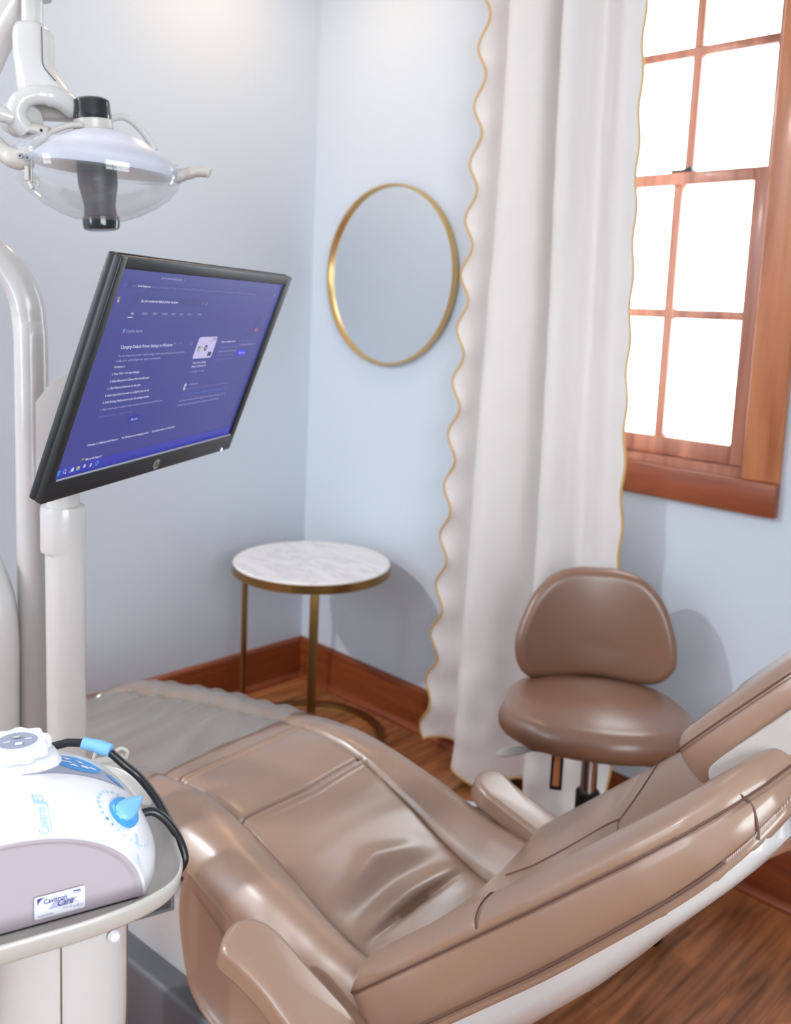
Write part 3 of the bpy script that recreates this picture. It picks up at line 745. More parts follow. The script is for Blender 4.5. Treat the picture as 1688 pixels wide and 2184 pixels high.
        MB().tube(spline([(1.80, vc, zt - 0.062), (1.84, vc, zt - 0.085), (1.87, vc - sg * 0.03, zt - 0.15), (1.86, vc - sg * 0.09, zt - 0.20)], 6), 0.014, 14).build('armrest_bracket', M['dark'], t)
        MB().lathe([(0.012, -0.003), (0.009, 0.0), (0.0, 0.0)], 20, frame_matrix((1.8525, vc - sg * -.02, zt - 0.042), (0, 1, 0), (0, 0, 1), (1, 0, 0))).build('pivot_cap', M['chrome'], t)
    MB().tube([(1.60, .30, .455), (1.66, .302, .470), (1.72, .295, .468)], .010, 14).build('armrest_hinge', M['chrome'], t)
    # lift column and base
    MB().box((1.03, -0.165, 0.10), (1.62, 0.13, 0.36), 0.02).build('lift_column', M['white'], t)
    MB().box((1.40, -0.15, 0.20), (1.80, 0.15, 0.31), 0.02).build('seat_frame', M['white'], t)
    MB().box((1.0, -0.23, 0.0), (1.80, 0.23, 0.055), 0.015).build('base_plate', M['base_grey'], t)
    MB().box((1.00, -0.215, 0.05), (1.50, 0.20, 0.190), 0.012).build('base_housing', M['base_grey'], t)
    MB().box((0.66, -0.15, 0.335), (1.35, 0.15, 0.375), 0.012, Matrix.Translation((0, 0, 0.0)) ).build('legrest_frame', M['dark'], t)
    return t
patient_chair()

def toe_cover():
    t = empty('toe_cover', matrix=CH)
    V = []; F = []; X = [0.556 + i * 0.0045 for i in range(160)]; X = [x for x in X if x < 1.232]; n = 60
    for x in X:
        W = half_width(max(x, 0.572)) + 0.003
        ft = max(0.0, 1 - (x - 0.560) / 0.05); drop = 0.035 * (1 - math.sqrt(max(0, 1 - ft * ft)))
        for j in range(n + 1):
            u = -1 + 2 * j / n; v = W * math.copysign(abs(u) ** 0.8, u)
            z = seat_top(max(x, 0.57), v * 0.985) + 0.0035 - drop
            if abs(v) < W * 0.9:
                k = x * 46 + v * 9 + 3 * noise.noise(Vector((x * 5, v * 4, 0)))
                z += 0.0075 * (0.5 + 0.5 * math.sin(k * 1.6)) ** 2 * (0.4 + 0.6 * abs(noise.noise(Vector((x * 9, v * 3, 5)))) * 2)
            V.append((x, v, z))
    m_ = n + 1
    for i in range(len(X) - 1):
        for j in range(n): F.append((i * m_ + j, i * m_ + j + 1, (i + 1) * m_ + j + 1, (i + 1) * m_ + j))
    # turned down over both sides
    for side in (0, n):
        base = len(V)
        for i, x in enumerate(X):
            p = V[i * m_ + side]; V.append((x, p[1] * 1.004, p[2] - 0.03))
        for i in range(len(X) - 1): F.append((i * m_ + side, (i + 1) * m_ + side, base + i + 1, base + i))
    o = mesh_obj('film', V, F, M['film'], t)
    tag(t, 'crinkled clear plastic cover over the foot end of the dental chair', 'protective cover')
toe_cover()

# ------------------------------------------------------------------ lamp and monitor posts
def posts():
    t = empty('monitor_post', (1.40, -1.643, 0)); tag(t, 'straight white steel post carrying the monitor', 'post')
    MB().tube([(0.008, 0.002, 0.03), (0.0, 0.0, 1.085)], 0.0288, 40).build('tube', M['white_pole'], t)
    MB().lathe([(0.029, 1.068), (0.0318, 1.069), (0.0325, 1.073), (0.0325, 1.132), (0.0315, 1.137), (0.024, 1.139), (0.024, 1.16), (0, 1.16)], 48, Matrix.Translation((-0.004, -0.001, 0))).build('collar', M['white_pole'], t)
    MB().lathe([(0, 0), (0.075, 0), (0.075, 0.012), (0.07, 0.02), (0.04, 0.03), (0, 0.03)], 48).build('foot_plate', M['base_grey'], t)
    p = empty('lamp_pole', (1.245, -1.62, 0)); tag(p, 'tall white gooseneck pole curving away at its top, behind the monitor', 'pole')
    path = [(1.255, -1.625, 0.02), (1.245, -1.622, 0.735), (1.218, -1.612, 1.317), (1.209, -1.611, 1.40)]
    rad = 0.13
    top = []
    for i in range(1, 13):
        a = math.pi / 2 * i / 12 * 1.25
        top.append((1.209 - rad * (1 - math.cos(a)) * 0.75, -1.611 - rad * (1 - math.cos(a)) * 0.66, 1.40 + rad * math.sin(a)))
    last = Vector(top[-1]); d = (Vector(top[-1]) - Vector(top[-2])).normalized()
    pth = [Vector(q) for q in path + top] + [last + d * 0.1, last + d * 0.3]
    off = Vector((1.245, -1.62, 0))
    MB().tube([q - off for q in spline(pth, 4)], 0.0262, 36).build('tube', M['white_pole'], p)
    MB().lathe([(0, 0), (0.058, 0), (0.058, 0.012), (0.04, 0.03), (0, 0.03)], 40, Matrix.Translation((0.01, -0.005, 0))).build('foot_plate', M['base_grey'], p)
    a_ = empty('short_arm_tube', (1.20, -1.70, 0)); tag(a_, 'lower curved white tube at the left edge beside the gooseneck pole', 'tube')
    q = [(1.253, -1.672, 0.02), (1.250, -1.668, 0.70), (1.246, -1.667, 0.88), (1.228, -1.676, 0.955), (1.195, -1.69, 1.00), (1.15, -1.71, 1.02), (1.05, -1.76, 1.022)]
    q = [(x - 0.010, y - 0.010, z + .035) for x, y, z in q]
    MB().tube([Vector(v) - Vector((1.20, -1.70, 0)) for v in spline(q, 8)], 0.030, 32).build('tube', M['white_pole'], a_)
posts()

# ------------------------------------------------------------------ monitor
def monitor():
    o = Vector((1.7264, -1.7306, 1.482)); U = Vector((-.4899, .8717, -.0031)).normalized(); Vd = Vector((-.2973, -.1704, -.9395)); Vd = (Vd - U * Vd.dot(U)).normalized()
    Nn = Vd.cross(U).normalized()
    if Nn.dot(Vector((2.689, -2.26, 1.45)) - o) < 0: Nn = -Nn
    # local frame: x right on the screen, y up, z out of the screen; origin at the screen's top left corner
    mw = frame_matrix(o, U, -Vd, Nn)
    if mw.to_3x3().determinant() < 0: mw = frame_matrix(o, U, -Vd, Nn)
    t = empty('monitor', matrix=mw); tag(t, 'black widescreen computer monitor showing a dark blue web page', 'monitor')
    W, H = .476, .268
    x0, x1, y1, y0 = -.0145, .4935, .0145, -.2965
    b = MB().box((x0, y0, -.016), (x1, y1, -.004), 0.004); b.box((x0 + .045, y0 + .035, -.042), (x1 - .045, y1 - .035, -.014), 0.01)
    b.build('housing', M['black_matt'], t, angle=30)
    fr = MB()
    fr.box((x0, y0, -.006), (0, y1, .004), 0.0022); fr.box((W, y0, -.006), (x1, y1, .004), 0.0022)
    fr.box((x0 + .001, 0, -.006), (x1 - .001, y1, .0038), 0.0022); fr.box((x0 + .001, y0, -.006), (x1 - .001, -H, .0042), 0.0022)
    fr.build('bezel', M['black_matt'], t, angle=30)
    MB().box((x0 + .010, y1 - .0002, -.0085), (x1 - .004, y1 + .0006, -.0065)).build('top_groove', M['black'], t, smooth=False)
    MB().box((0.001, -H - .0005, .0036), (W - .001, -H + .0022, .0044), .0004).build('bezel_strip', M['panel_grey'], t, smooth=False, label='pale glossy strip below the screen')
    scn = MB().add([(0, -H, 0), (W, -H, 0), (W, 0, 0), (0, 0, 0)], [(0, 1, 2, 3)]).build('screen', M['screen'], t, smooth=False)
    E = 0.0003
    def quad(name, pts, m, z=E):
        # pts in (u, v down)
        cx = sum(p[0] for p in pts) / len(pts); cy = sum(p[1] for p in pts) / len(pts)
        q = MB(); q.add([(p[0], -p[1], z) for p in pts], [tuple(range(len(pts)))]); return q.build(name, m, scn, smooth=False)
    def rect(u0, v0, u1, v1, r=0.0, n=4):
        if r <= 0: return [(u0, v0), (u1, v0), (u1, v1), (u0, v1)]
        P = []
        for cx, cy, a0 in ((u1 - r, v1 - r, 0), (u0 + r, v1 - r, 90), (u0 + r, v0 + r, 180), (u1 - r, v0 + r, 270)):
            for i in range(n + 1):
                a = math.radians(a0 + 90 * i / n); P.append((cx + r * math.cos(a), cy + r * math.sin(a)))
        return P
    quad('address_bar', rect(.024, .0150, .445, .0235, .004), M['ui_dark'])
    quad('search_box', rect(.050, .0325, .238, .0420, .0045), M['ui_dark'])
    quad('more_button', rect(.127, .1978, .1585, .2085, .005), M['ui_pill'])
    quad('tab_underline', rect(.0445, .0588, .0552, .0600), M['txt0'])
    quad('video_card', rect(.2470, .0882, .3048, .1214, .004), M['ui_card'])
    quad('learn_button', rect(.3912, .1115, .4222, .1225, .004), M['ui_blue'])
    quad('taskbar', rect(0.0, .2525, W, H), M['ui_task'])
    quad('card_caption', rect(.290, .0915, .3035, .0925), M['ui_red'], 2 * E); quad('card_corner', rect(.289, .112, .301, .1185, .001), M['ui_black'], 2 * E)
    # four coloured squares (the page's corner mark) and the one on the card
    def four(u, v, s, cols, z=2 * E, g=0.12):
        for (i, j), c in zip(((0, 0), (1, 0), (0, 1), (1, 1)), cols):
            a = u + (i - 1) * s / 2 + g * s / 4; b_ = v + (j - 1) * s / 2 + g * s / 4
            quad('window_mark', rect(a, b_, a + s / 2 * (1 - g), b_ + s / 2 * (1 - g)), M[c], z)
    four(.0109, .0376, .0075, ('ui_red', 'ui_green', 'ui_blue', 'ui_yellow'))
    four(.2575, .1062, .009, ('ui_red', 'ui_green', 'ui_cyan', 'ui_yellow'))
    four(.0057, .2600, .0078, ('ui_cyan',) * 4, g=0.14)
    disc = lambda u, v, r, n=20, a0=0, a1=2 * math.pi: [(u + r * math.cos(a0 + (a1 - a0) * i / n), v + r * math.sin(a0 + (a1 - a0) * i / n)) for i in range(n)]
    quad('play_button', disc(.2768, .1052, .0048), M['ui_black'], 2 * E); quad('play_triangle', [(.2755, .1025), (.2800, .1052), (.2755, .1079)], M['ui_card'], 3 * E)
    quad('site_icon', rect(.2520, .1600, .2585, .1702, .0018), M['ui_card']); quad('site_icon_arrow', [(.2535, .1655), (.2575, .1625), (.2568, .1655), (.2578, .1685)], M['ui_black'], 2 * E)
    quad('assistant_icon', disc(.0465, .0770, .0030), M['ui_red']); quad('assistant_icon_half', disc(.0455, .0762, .0021), M['ui_cyan'], 2 * E)
    quad('video_icon', disc(.2558, .1418, .0018), M['ui_red']); quad('support_icon', disc(.0495, .2500, .0036, 20, math.pi, 2 * math.pi), M['ui_red']); quad('support_icon_half', disc(.0508, .2495, .0028, 20, math.pi, 2 * math.pi), M['ui_green'], 2 * E)
    quad('app_picture', [(.420, .0545), (.4400, .0560), (.4400, .0830), (.4250, .0825)], M['ui_dark']); quad('app_picture_accent', [(.4235, .0745), (.4385, .0760), (.4370, .0815), (.4255, .0810)], M['ui_red'], 2 * E)
    def ringm(u, v, r, w, m, z=2 * E, tail=False):
        q = MB(); n = 20
        q.add([(u + rr * math.cos(2 * math.pi * i / n), -(v + rr * math.sin(2 * math.pi * i / n)), z) for rr in (r, r - w) for i in range(n)], [(i, (i + 1) % n, n + (i + 1) % n, n + i) for i in range(n)])
        if tail: q.add([(u + r * .6, -(v + r * .8), z), (u + r * .85, -(v + r * .6), z), (u + r * 1.6, -(v + r * 1.35), z), (u + r * 1.35, -(v + r * 1.6), z)], [(0, 1, 2, 3)])
        return q.build('ring_icon', m, scn, smooth=False)
    ringm(.0186, .2592, .0030, .0007, M['txt0'], tail=True); ringm(.0575, .0373, .0020, .0004, M['txt2'], tail=True)
    ringm(.2201, .0378, .0016, .0004, M['txt1']); ringm(.2319, .0380, .0020, .0004, M['txt1']); ringm(.2283, .0970, .0028, .0004, M['txt1']); ringm(.0160, .0195, .0024, .0005, M['txt2']); ringm(.4560, .0190, .0020, .0008, M['txt1'])
    quad('task_icon', rect(.0315, .2568, .0362, .2622, .0006), M['txt0'], 3 * E); quad('task_icon_back', rect(.0290, .2585, .0335, .2640, .0006), M['txt2'], 2 * E)
    quad('folder_icon', rect(.0428, .2570, .0490, .2625, .0008), M['ui_yellow'], 2 * E); quad('folder_icon_front', rect(.0437, .2597, .0481, .2628), M['ui_cyan'], 3 * E)
    quad('task_icon', rect(.0560, .2562, .0615, .2612, .0008), M['txt1'], 2 * E); quad('folder_icon', rect(.0693, .2562, .0722, .2625, .0006), M['ui_red'], 2 * E); quad('folder_icon', rect(.0712, .2570, .0735, .2618, .0006), M['txt0'], 3 * E)
    ringm(.0858, .2592, .0034, .0014, M['ui_cyan'])
    TX = [["Set your preferred default printer", 0.0907, 0.0085, 0.0517, 1, 0], ["x", 0.148, 0.0085, 0.002, 1, 0], ["https://", 0.0297, 0.0206, 0.0125, 2, 0], ["www.bing.com", 0.0429, 0.0206, 0.0286, 0, 0], ["/search?q=Set%20your%20preferred%20default%20printer%20windows&form=ANSPH1&refig=682ab4&pc=HCTS&showconv=0&setlang=en", 0.0725, 0.0206, 0.3075, 2, 0], ["Set your preferred default printer windows", 0.0614, 0.0395, 0.0902, 0, .0052],
          ["ALL", 0.0479, 0.0555, 0.0062, 0, 0], ["SEARCH", 0.0728, 0.0555, 0.013, 1, 0], ["VIDEOS", 0.0974, 0.0555, 0.012, 1, 0], ["IMAGES", 0.1204, 0.0555, 0.0131, 1, 0], ["MAPS", 0.1443, 0.0555, 0.0108, 1, 0], ["NEWS", 0.1655, 0.0555, 0.0101, 1, 0], ["COPILOT", 0.1864, 0.0555, 0.0146, 1, 0], [": MORE", 0.2141, 0.0555, 0.0125, 1, 0], ["Copilot Search", 0.0509, 0.0787, 0.0364, 1, .0056],
          ["Changing Default Printer Settings in Windows", 0.0502, 0.0998, 0.1252, 0, .0062], ["1", 0.1787, 0.0975, 0.0016, 1, 0], ["2", 0.1865, 0.0975, 0.0018, 1, 0], ["3", 0.1948, 0.0975, 0.0018, 1, 0], ["You can change your printer's default settings so that every print job uses your preferred", 0.0504, 0.1107, 0.1655, 1, 0], ["configuration, such as paper size, layout, or print quality.", 0.0504, 0.1172, 0.1051, 1, 0],
          ["Windows 11", 0.0504, 0.1255, 0.0241, 0, 0], ["1. Press Win + I to open Settings.", 0.0514, 0.1347, 0.0626, 0, 0], ["2. Select Bluetooth & Devices from the left panel.", 0.0514, 0.1445, 0.0924, 0, 0], ["3. Click Printers & Scanners on the right.", 0.0514, 0.1539, 0.0765, 0, 0], ["4. Select the printer you want to configure from the list.", 0.0514, 0.1635, 0.1037, 0, 0], ["5. Click Printing Preferences to open the settings window.", 0.0514, 0.1729, 0.1094, 0, 0],
          ["6. Adjust layout, paper quality, or other options as desired, then click OK to save", 0.0514, 0.1824, 0.1494, 1, 0], ["Quick visual guide for Windows 11 steps:", 0.0510, 0.1919, 0.0793, 2, 0], ["See more", 0.1335, 0.2043, 0.0155, 0, 0], ["Windows 11 default printer shortcut", 0.0488, 0.2303, 0.0685, 0, 0], ["Fix Windows auto-changing printer", 0.1266, 0.2303, 0.0668, 0, 0], ["Set default printer via PowerShell", 0.2026, 0.2303, 0.0635, 0, 0], ["Microsoft Support", 0.056, 0.2507, 0.0346, 0, 0],
          ["How to Set a Default", 0.2529, 0.129, 0.0397, 0, 0], ["Printer in Windows 10 -", 0.2529, 0.1348, 0.0446, 0, 0], ["YouTube - 7.1K views", 0.2591, 0.1430, 0.0381, 1, 0], ["What is a default printer?", 0.3195, 0.098, 0.0493, 0, 0], ["The default printer is the device", 0.3200, 0.1071, 0.062, 2, 0], ["print jobs are sent to unless otherwise", 0.3200, 0.1134, 0.0639, 1, 0], ["specified by the user or the app.", 0.32, 0.12, 0.0605, 2, 0], ["The print queue is used by the", 0.3200, 0.1264, 0.0631, 2, 0],
          ["Scan the code to try our", 0.3881, 0.0976, 0.0572, 2, 0], ["mobile app and learn more", 0.3881, 0.104, 0.0583, 1, 0], ["Learn more", 0.3965, 0.1183, 0.0210, 0, 0], ["TechCommuters", 0.2626, 0.163, 0.0312, 1, 0], ["https://www.techcommuters.com/how-to-set-your-preferred-default", 0.2626, 0.1697, 0.1336, 2, 0], ["How to Set Your Preferred Default Printer On Windows 11/10", 0.2508, 0.1789, 0.146, 3, .0052], ["Learn how to set your preferred default printer Windows 11/10 easily, 7 proven", 0.2508, 0.188, 0.1492, 1, 0], ["methods + tips. Simple steps that work every time for home and office.", 0.2508, 0.1951, 0.1325, 1, 0],
          ["12:41 PM", 0.4536, 0.2585, 0.0125, 2, .0036], ["10/6/2025", 0.4536, 0.2642, 0.0135, 2, .0036], ["How To Configure", .286, .0912, .017, 5, .003], ["Default Printer in Windows", .2785, .0955, .0245, 4, .003]]
    names = {0: ('bright_text', 'txt0'), 1: ('page_text', 'txt1'), 2: ('dim_text', 'txt2'), 3: ('link_text', 'txt3'), 4: ('card_text', 'ui_red'), 5: ('card_text', 'ui_black')}
    for s_, u, v, wd, c, sz in TX:
        VV, FF = text_mesh(s_, sz or 0.0044, bold=0.00006 if c == 0 else 0.0, width=wd)
        MB().add([(p.x + u, p.y - v, 3.2 * E) for p in VV], FF).build(names[c][0], M[names[c][1]], scn, smooth=False)
    # emblem: a disc with two slanted letters
    em = MB().lathe([(0, .0050), (.0078, .0050), (.0078, .0040)], 40, Matrix.Translation((.2429, -.2845, 0))); em = em.build('emblem', M['logo'], t)
    VV, FF = text_mesh('hp', .0145, shear=.28); cxm = (min(p.x for p in VV) + max(p.x for p in VV)) / 2; cym = (min(p.y for p in VV) + max(p.y for p in VV)) / 2
    MB().add([(p.x - cxm + .2429, p.y - cym - .2845, .0053) for p in VV], FF).build('emblem_letters', M['black_matt'], em, smooth=False)
    VV, FF = text_mesh('P22v G5', .0042); MB().add([(p.x + .458, p.y - .2765, .0046) for p in VV], FF).build('model_lettering', M['panel_grey'], t, smooth=False)
    MB().box((.4588, -.2955, .003), (.4612, -.2900, .0052), .0008).build('power_light', M['led'], t)
    # mount between monitor and post
    t2 = empty('monitor_mount', (1.42, -1.650, 1.16)); tag(t2, 'white bracket joining the monitor to its post', 'bracket')
    dirx = Vector((.72, .69, 0)); diry = Vector((-.69, .72, 0))
    mm = frame_matrix((-0.024, 0.002, 0.0), dirx, diry, (0, 0, 1))
    P = [(-0.022, 0.03), (-0.022, 0.135), (0.0, 0.165), (0.06, 0.20), (0.085, 0.03)]
    rings = [[mm @ Vector((x, y, z)) for x, z in P] for y in (-0.035, 0.035)]
    MB().loft(rings).build('head_block', M['white'], t2, smooth=False)
    MB().lathe([(0.022, 0.0), (0.022, 0.035)], 32, Matrix.Translation((-0.024, 0.002, 0))).build('swivel', M['white'], t2)
    MB().tube([mm @ Vector((0.0, 0.0, 0.12)), Vector((0.09, 0.055, 0.165)), Vector((0.112, 0.082, 0.185))], [0.022, 0.022, 0.028], 20).build('tilt_arm', M['white'], t2)
monitor()

# ------------------------------------------------------------------ operatory light
def dental_lamp():
    C = Vector((1.365, -1.575, 1.645)); ex = Vector((.7083, .7059, 0)); ey = Vector((-.7059, .7083, 0)); k = 1.38 / 1966.0
    t = empty('dental_lamp', matrix=frame_matrix(C, ex, ey, (0, 0, 1)))
    tag(t, 'white dental operating lamp with clear shield and black end caps', 'dental lamp')
    def p(px, py, d=0.0):
        dd = 1.38 + d   # a point measured in the photograph, d metres beyond the lamp's middle
        xc = ((px - 840) * dd - (205 - 840) * 1.38) / 1966.0; yc = ((py - 918) * dd - (350 - 918) * 1.38) / 1966.0
        return Vector((xc, d, -yc))
    tilt = Matrix.Rotation(math.radians(-5), 4, 'Y')
    def L(x, y, z): return tilt @ Vector((x, y, z))
    TM = tilt
    # reflector: a curved oval dish, opaque, above the middle
    prof = [(0.02, .053), (.04, .050), (.062, .043), (.085, .031), (.105, .017), (.119, .003), (.1225, -.006), (.1195, -.0065)]
    refl = MB().lathe(prof, 72, Matrix.Translation((0.012, 0, -0.003)) @ Matrix.Rotation(math.radians(3.5), 4, 'Y'), .885, .78, cap=False); ro = refl.build('reflector', M['reflector'], t, angle=60)
    MB().lathe([(.1195, -.0063), (.10, .006), (.07, .018), (.03, .026)], 72, Matrix.Translation((0.012, 0, -0.003)) @ Matrix.Rotation(math.radians(3.5), 4, 'Y'), .885, .78, cap=False).build('reflector_underside', M['lining'], ro, angle=60)  # dish underside coloured lighter in place of light inside the bowl
    # clear shield: bulging side band, then a bowl drawn in to the lower cap
    prof = [(.098, .026), (.112, .016), (.1235, .004), (.1255, -.010), (.1235, -.022), (.112, -.038), (.094, -.054), (.070, -.069), (.046, -.079), (.027, -.084)]
    MB().lathe(prof, 80, Matrix.Rotation(math.radians(4), 4, 'Y'), 1.0, .80, cap=False).build('shield', M['shield'], t, angle=80)
    MB().lathe([(.1250, .003), (.1265, -.002), (.1265, -.010), (.1250, -.013)], 80, Matrix.Rotation(math.radians(4), 4, 'Y'), 1.0, .80, cap=False).build('shield_rim', M['shield'], t)
    # centre: top cap, collar, dark sleeve, lower cap
    MB().lathe([(0, .0940), (.022, .0935), (.0262, .0905), (.0272, .085), (.0272, .073), (.0278, .071), (.0278, .061), (0, .061)], 48, TM).build('top_cap', M['black'], t)
    MB().lathe([(.0290, .062), (.0290, .050), (.0275, .047), (0, .047)], 48, TM).build('collar', M['grey_white'], t)
    MB().lathe([(0, .03), (.0285, .03), (.0290, .01), (.0285, -.030), (.0250, -.048), (.0225, -.062), (.0240, -.078), (0, -.078)], 48, TM).build('bulb_sleeve', M['smoked'], t)
    MB().lathe([(0, -.077), (.0255, -.077), (.0272, -.079), (.0272, -.090), (.0255, -.096), (.020, -.098), (0, -.098)], 48, TM).build('bottom_cap', M['black'], t)
    MB().lathe([(0, 0), (.0016, 0), (.0016, .001), (0, .001)], 16, frame_matrix(tilt @ Vector((0.0, -.0280, .067)), (1, 0, 0), (0, 0, 1), (0, -1, 0))).build('grub_screw', M['dark'], t)
    # right hand grip
    MB().tube(spline([p(372, 372), p(392, 364), p(415, 358), p(438, 357), p(447, 360)], 6), [.0115] * 6 + [.0105] * 6 + [.009] * 6 + [.0085] * 7, 18, flat=0.85).build('grip', M['grey_white'], t)
    MB().box((.1175, -.012, -.022), (.1265, .012, .004), .003).build('grip_mount', M['shield'], t)
    # far side grip arc
    MB().tube(spline([p(228, 268, .05), p(262, 262, .055), p(292, 280, .06), p(316, 308, .062), p(330, 330, .062)], 6), .0055, 12).build('rear_bail', M['white'], t)
    # left lower grip, screws, clip
    MB().tube(spline([p(-40, 296, -.045), p(-15, 304, -.055), p(10, 322, -.064), p(38, 332, -.068), p(64, 326, -.066)], 8), [.0135] * 20 + [.0150] * 13, 18).build('left_grip', M['grey_white'], t)
    for x, y in ((43, 321), (58, 325)):
        m4 = frame_matrix(p(x, y, -.0835), (1, 0, 0), (0, 0, 1), (0, -1, 0))
        s1 = MB().lathe([(0, .0022), (.0035, .0018), (.0042, 0), (0, 0)], 20, m4).build('screw', M['chrome'], t)
        x1 = MB().box((-.0024, -.0005, .0018), (.0024, .0005, .0026), 0, m4); x1.box((-.0005, -.0024, .0018), (.0005, .0024, .0026), 0, m4); x1.build('screw_slot', M['dark'], s1, smooth=False)
    cl = MB().box(p(50, 372, -.082), p(66, 346, -.070), .002); cl.tube([p(55, 362, -.075), p(68, 390, -.077)], .003, 10); cl.tube([p(66, 370, -.077), p(80, 378, -.075)], .0022, 10)
    cl.tube([p(78, 366, -.075), p(80, 386, -.075)], .0022, 10); cl.build('shield_clip', M['grey_white'], t)
    MB().box(p(64, 376, -.082), p(69, 312, -.078), .0008).build('retaining_strip', M['grey_white'], t)
    # fork from pivot to collar
    MB().tube(spline([p(66, 322, -.036), p(84, 300, -.036), p(100, 286, -.036), p(122, 274, -.034), p(150, 266, -.030), p(176, 265, -.026)], 6), [.0065] * 12 + [.0055] * 19, 14, flat=0.8).build('upper_fork', M['grey_white'], t)
    MB().tube(spline([p(62, 276, -.03), p(80, 276, -.034), p(96, 280, -.036), p(104, 282, -.036)], 5), .0085, 14).build('fork_root', M['grey_white'], t)
    MB().lathe([(0, 0), (.0022, 0), (.0022, .001), (0, .001)], 16, frame_matrix(p(88, 276, -.0435), (1, 0, 0), (0, 0, 1), (0, -1, 0))).build('grub_screw', M['dark'], t)
    # pivot knuckle and side handle
    ax = Vector((.80, -.45, -.25)).normalized(); a0 = p(38, 262, -.01)
    MB().tube([a0 - ax * .012, a0 - ax * .010, a0 + ax * .026, a0 + ax * .028], [.021, .0245, .0245, .022], 32).build('pivot', M['white'], t)
    MB().tube([p(14, 258, -.036), p(26, 262, -.030), p(36, 265, -.020)], [.010, .019, .023], 28).build('pivot_cap', M['white'], t)
    MB().tube(spline([p(-50, 232, -.05), p(-20, 238, -.055), p(10, 246, -.05), p(26, 252, -.045)], 5), [.0115] * 11 + [.0105] * 5, 18).build('side_handle', M['white'], t)
    # yoke: hooked arm from the casing round to the pivot
    MB().tube(spline([p(158, 240, .0), p(128, 216, -.018), p(98, 207, -.03), p(70, 207, -.036), p(47, 217, -.040), p(36, 238, -.040), p(40, 260, -.036), p(56, 280, -.028)], 7), [.0150] * 14 + [.0135] * 14 + [.0145] * 22, 22, flat=1.0).build('yoke', M['white'], t)
    MB().box(p(68, 262, .01), p(172, 238, .045), .008).build('yoke_plate', M['grey_white'], t)
    # vertical casing, flaring right towards its foot
    rings = []
    for (xl, xr, y, dh) in [(44, 84, 66, .018), (36, 96, 72, .026), (32, 102, 82, .029), (29.5, 104, 96, .030), (31, 104, 140, .030), (33, 110, 152, .030), (35, 122, 172, .030), (36, 140, 195, .030), (38, 158, 214, .028), (44, 166, 232, .024)]:
        a, b_ = p(xl, y).x, p(xr, y).x; z = p(0, y).z; c_ = (a + b_) / 2; h = (b_ - a) / 2; r = []
        for j in range(40):
            an = 2 * math.pi * j / 40; cs, sn = math.cos(an), math.sin(an)
            r.append(Vector((c_ + h * math.copysign(abs(cs) ** .6, cs), .012 + dh * math.copysign(abs(sn) ** .6, sn), z)))
        rings.append(r)
    MB().loft(rings).build('casing', M['white'], t, angle=60)
    MB().tube([p(90, 72, -.016), p(92, 146, -.0165), p(97, 156, -.0165), p(119, 180, -.0165)], .0006, 6).build('casing_seam', M['dark'], t)
    MB().lathe([(.0155, 0), (.0155, .045)], 36, Matrix.Translation(p(71, 74, .012))).build('spindle', M['white_pole'], t)
    MB().lathe([(.0165, 0), (.0185, .004), (.0185, .026), (0, .026)], 36, Matrix.Translation(p(71, 22, .012))).build('spindle_collar', M['grey_white'], t)
    # boom overhead
    bm_ = MB(); bm_.tube([p(-230, 500, .05), p(-120, 300, .05), p(-35, 150, .05), p(14, 60, .045), p(62, -15, .04)], [.034, .034, .033, .029, .024], 28)
    bm_.build('boom_arm', M['white'], t)
    kb_ = MB(); kb_.lathe([(.010, -.016), (.024, -.015), (.0265, -.006), (.0275, .03), (.02, .045), (0, .05)], 36, Matrix.Translation(p(76, 2, .012))); kb_.build('boom_knuckle', M['white'], t)
dental_lamp()

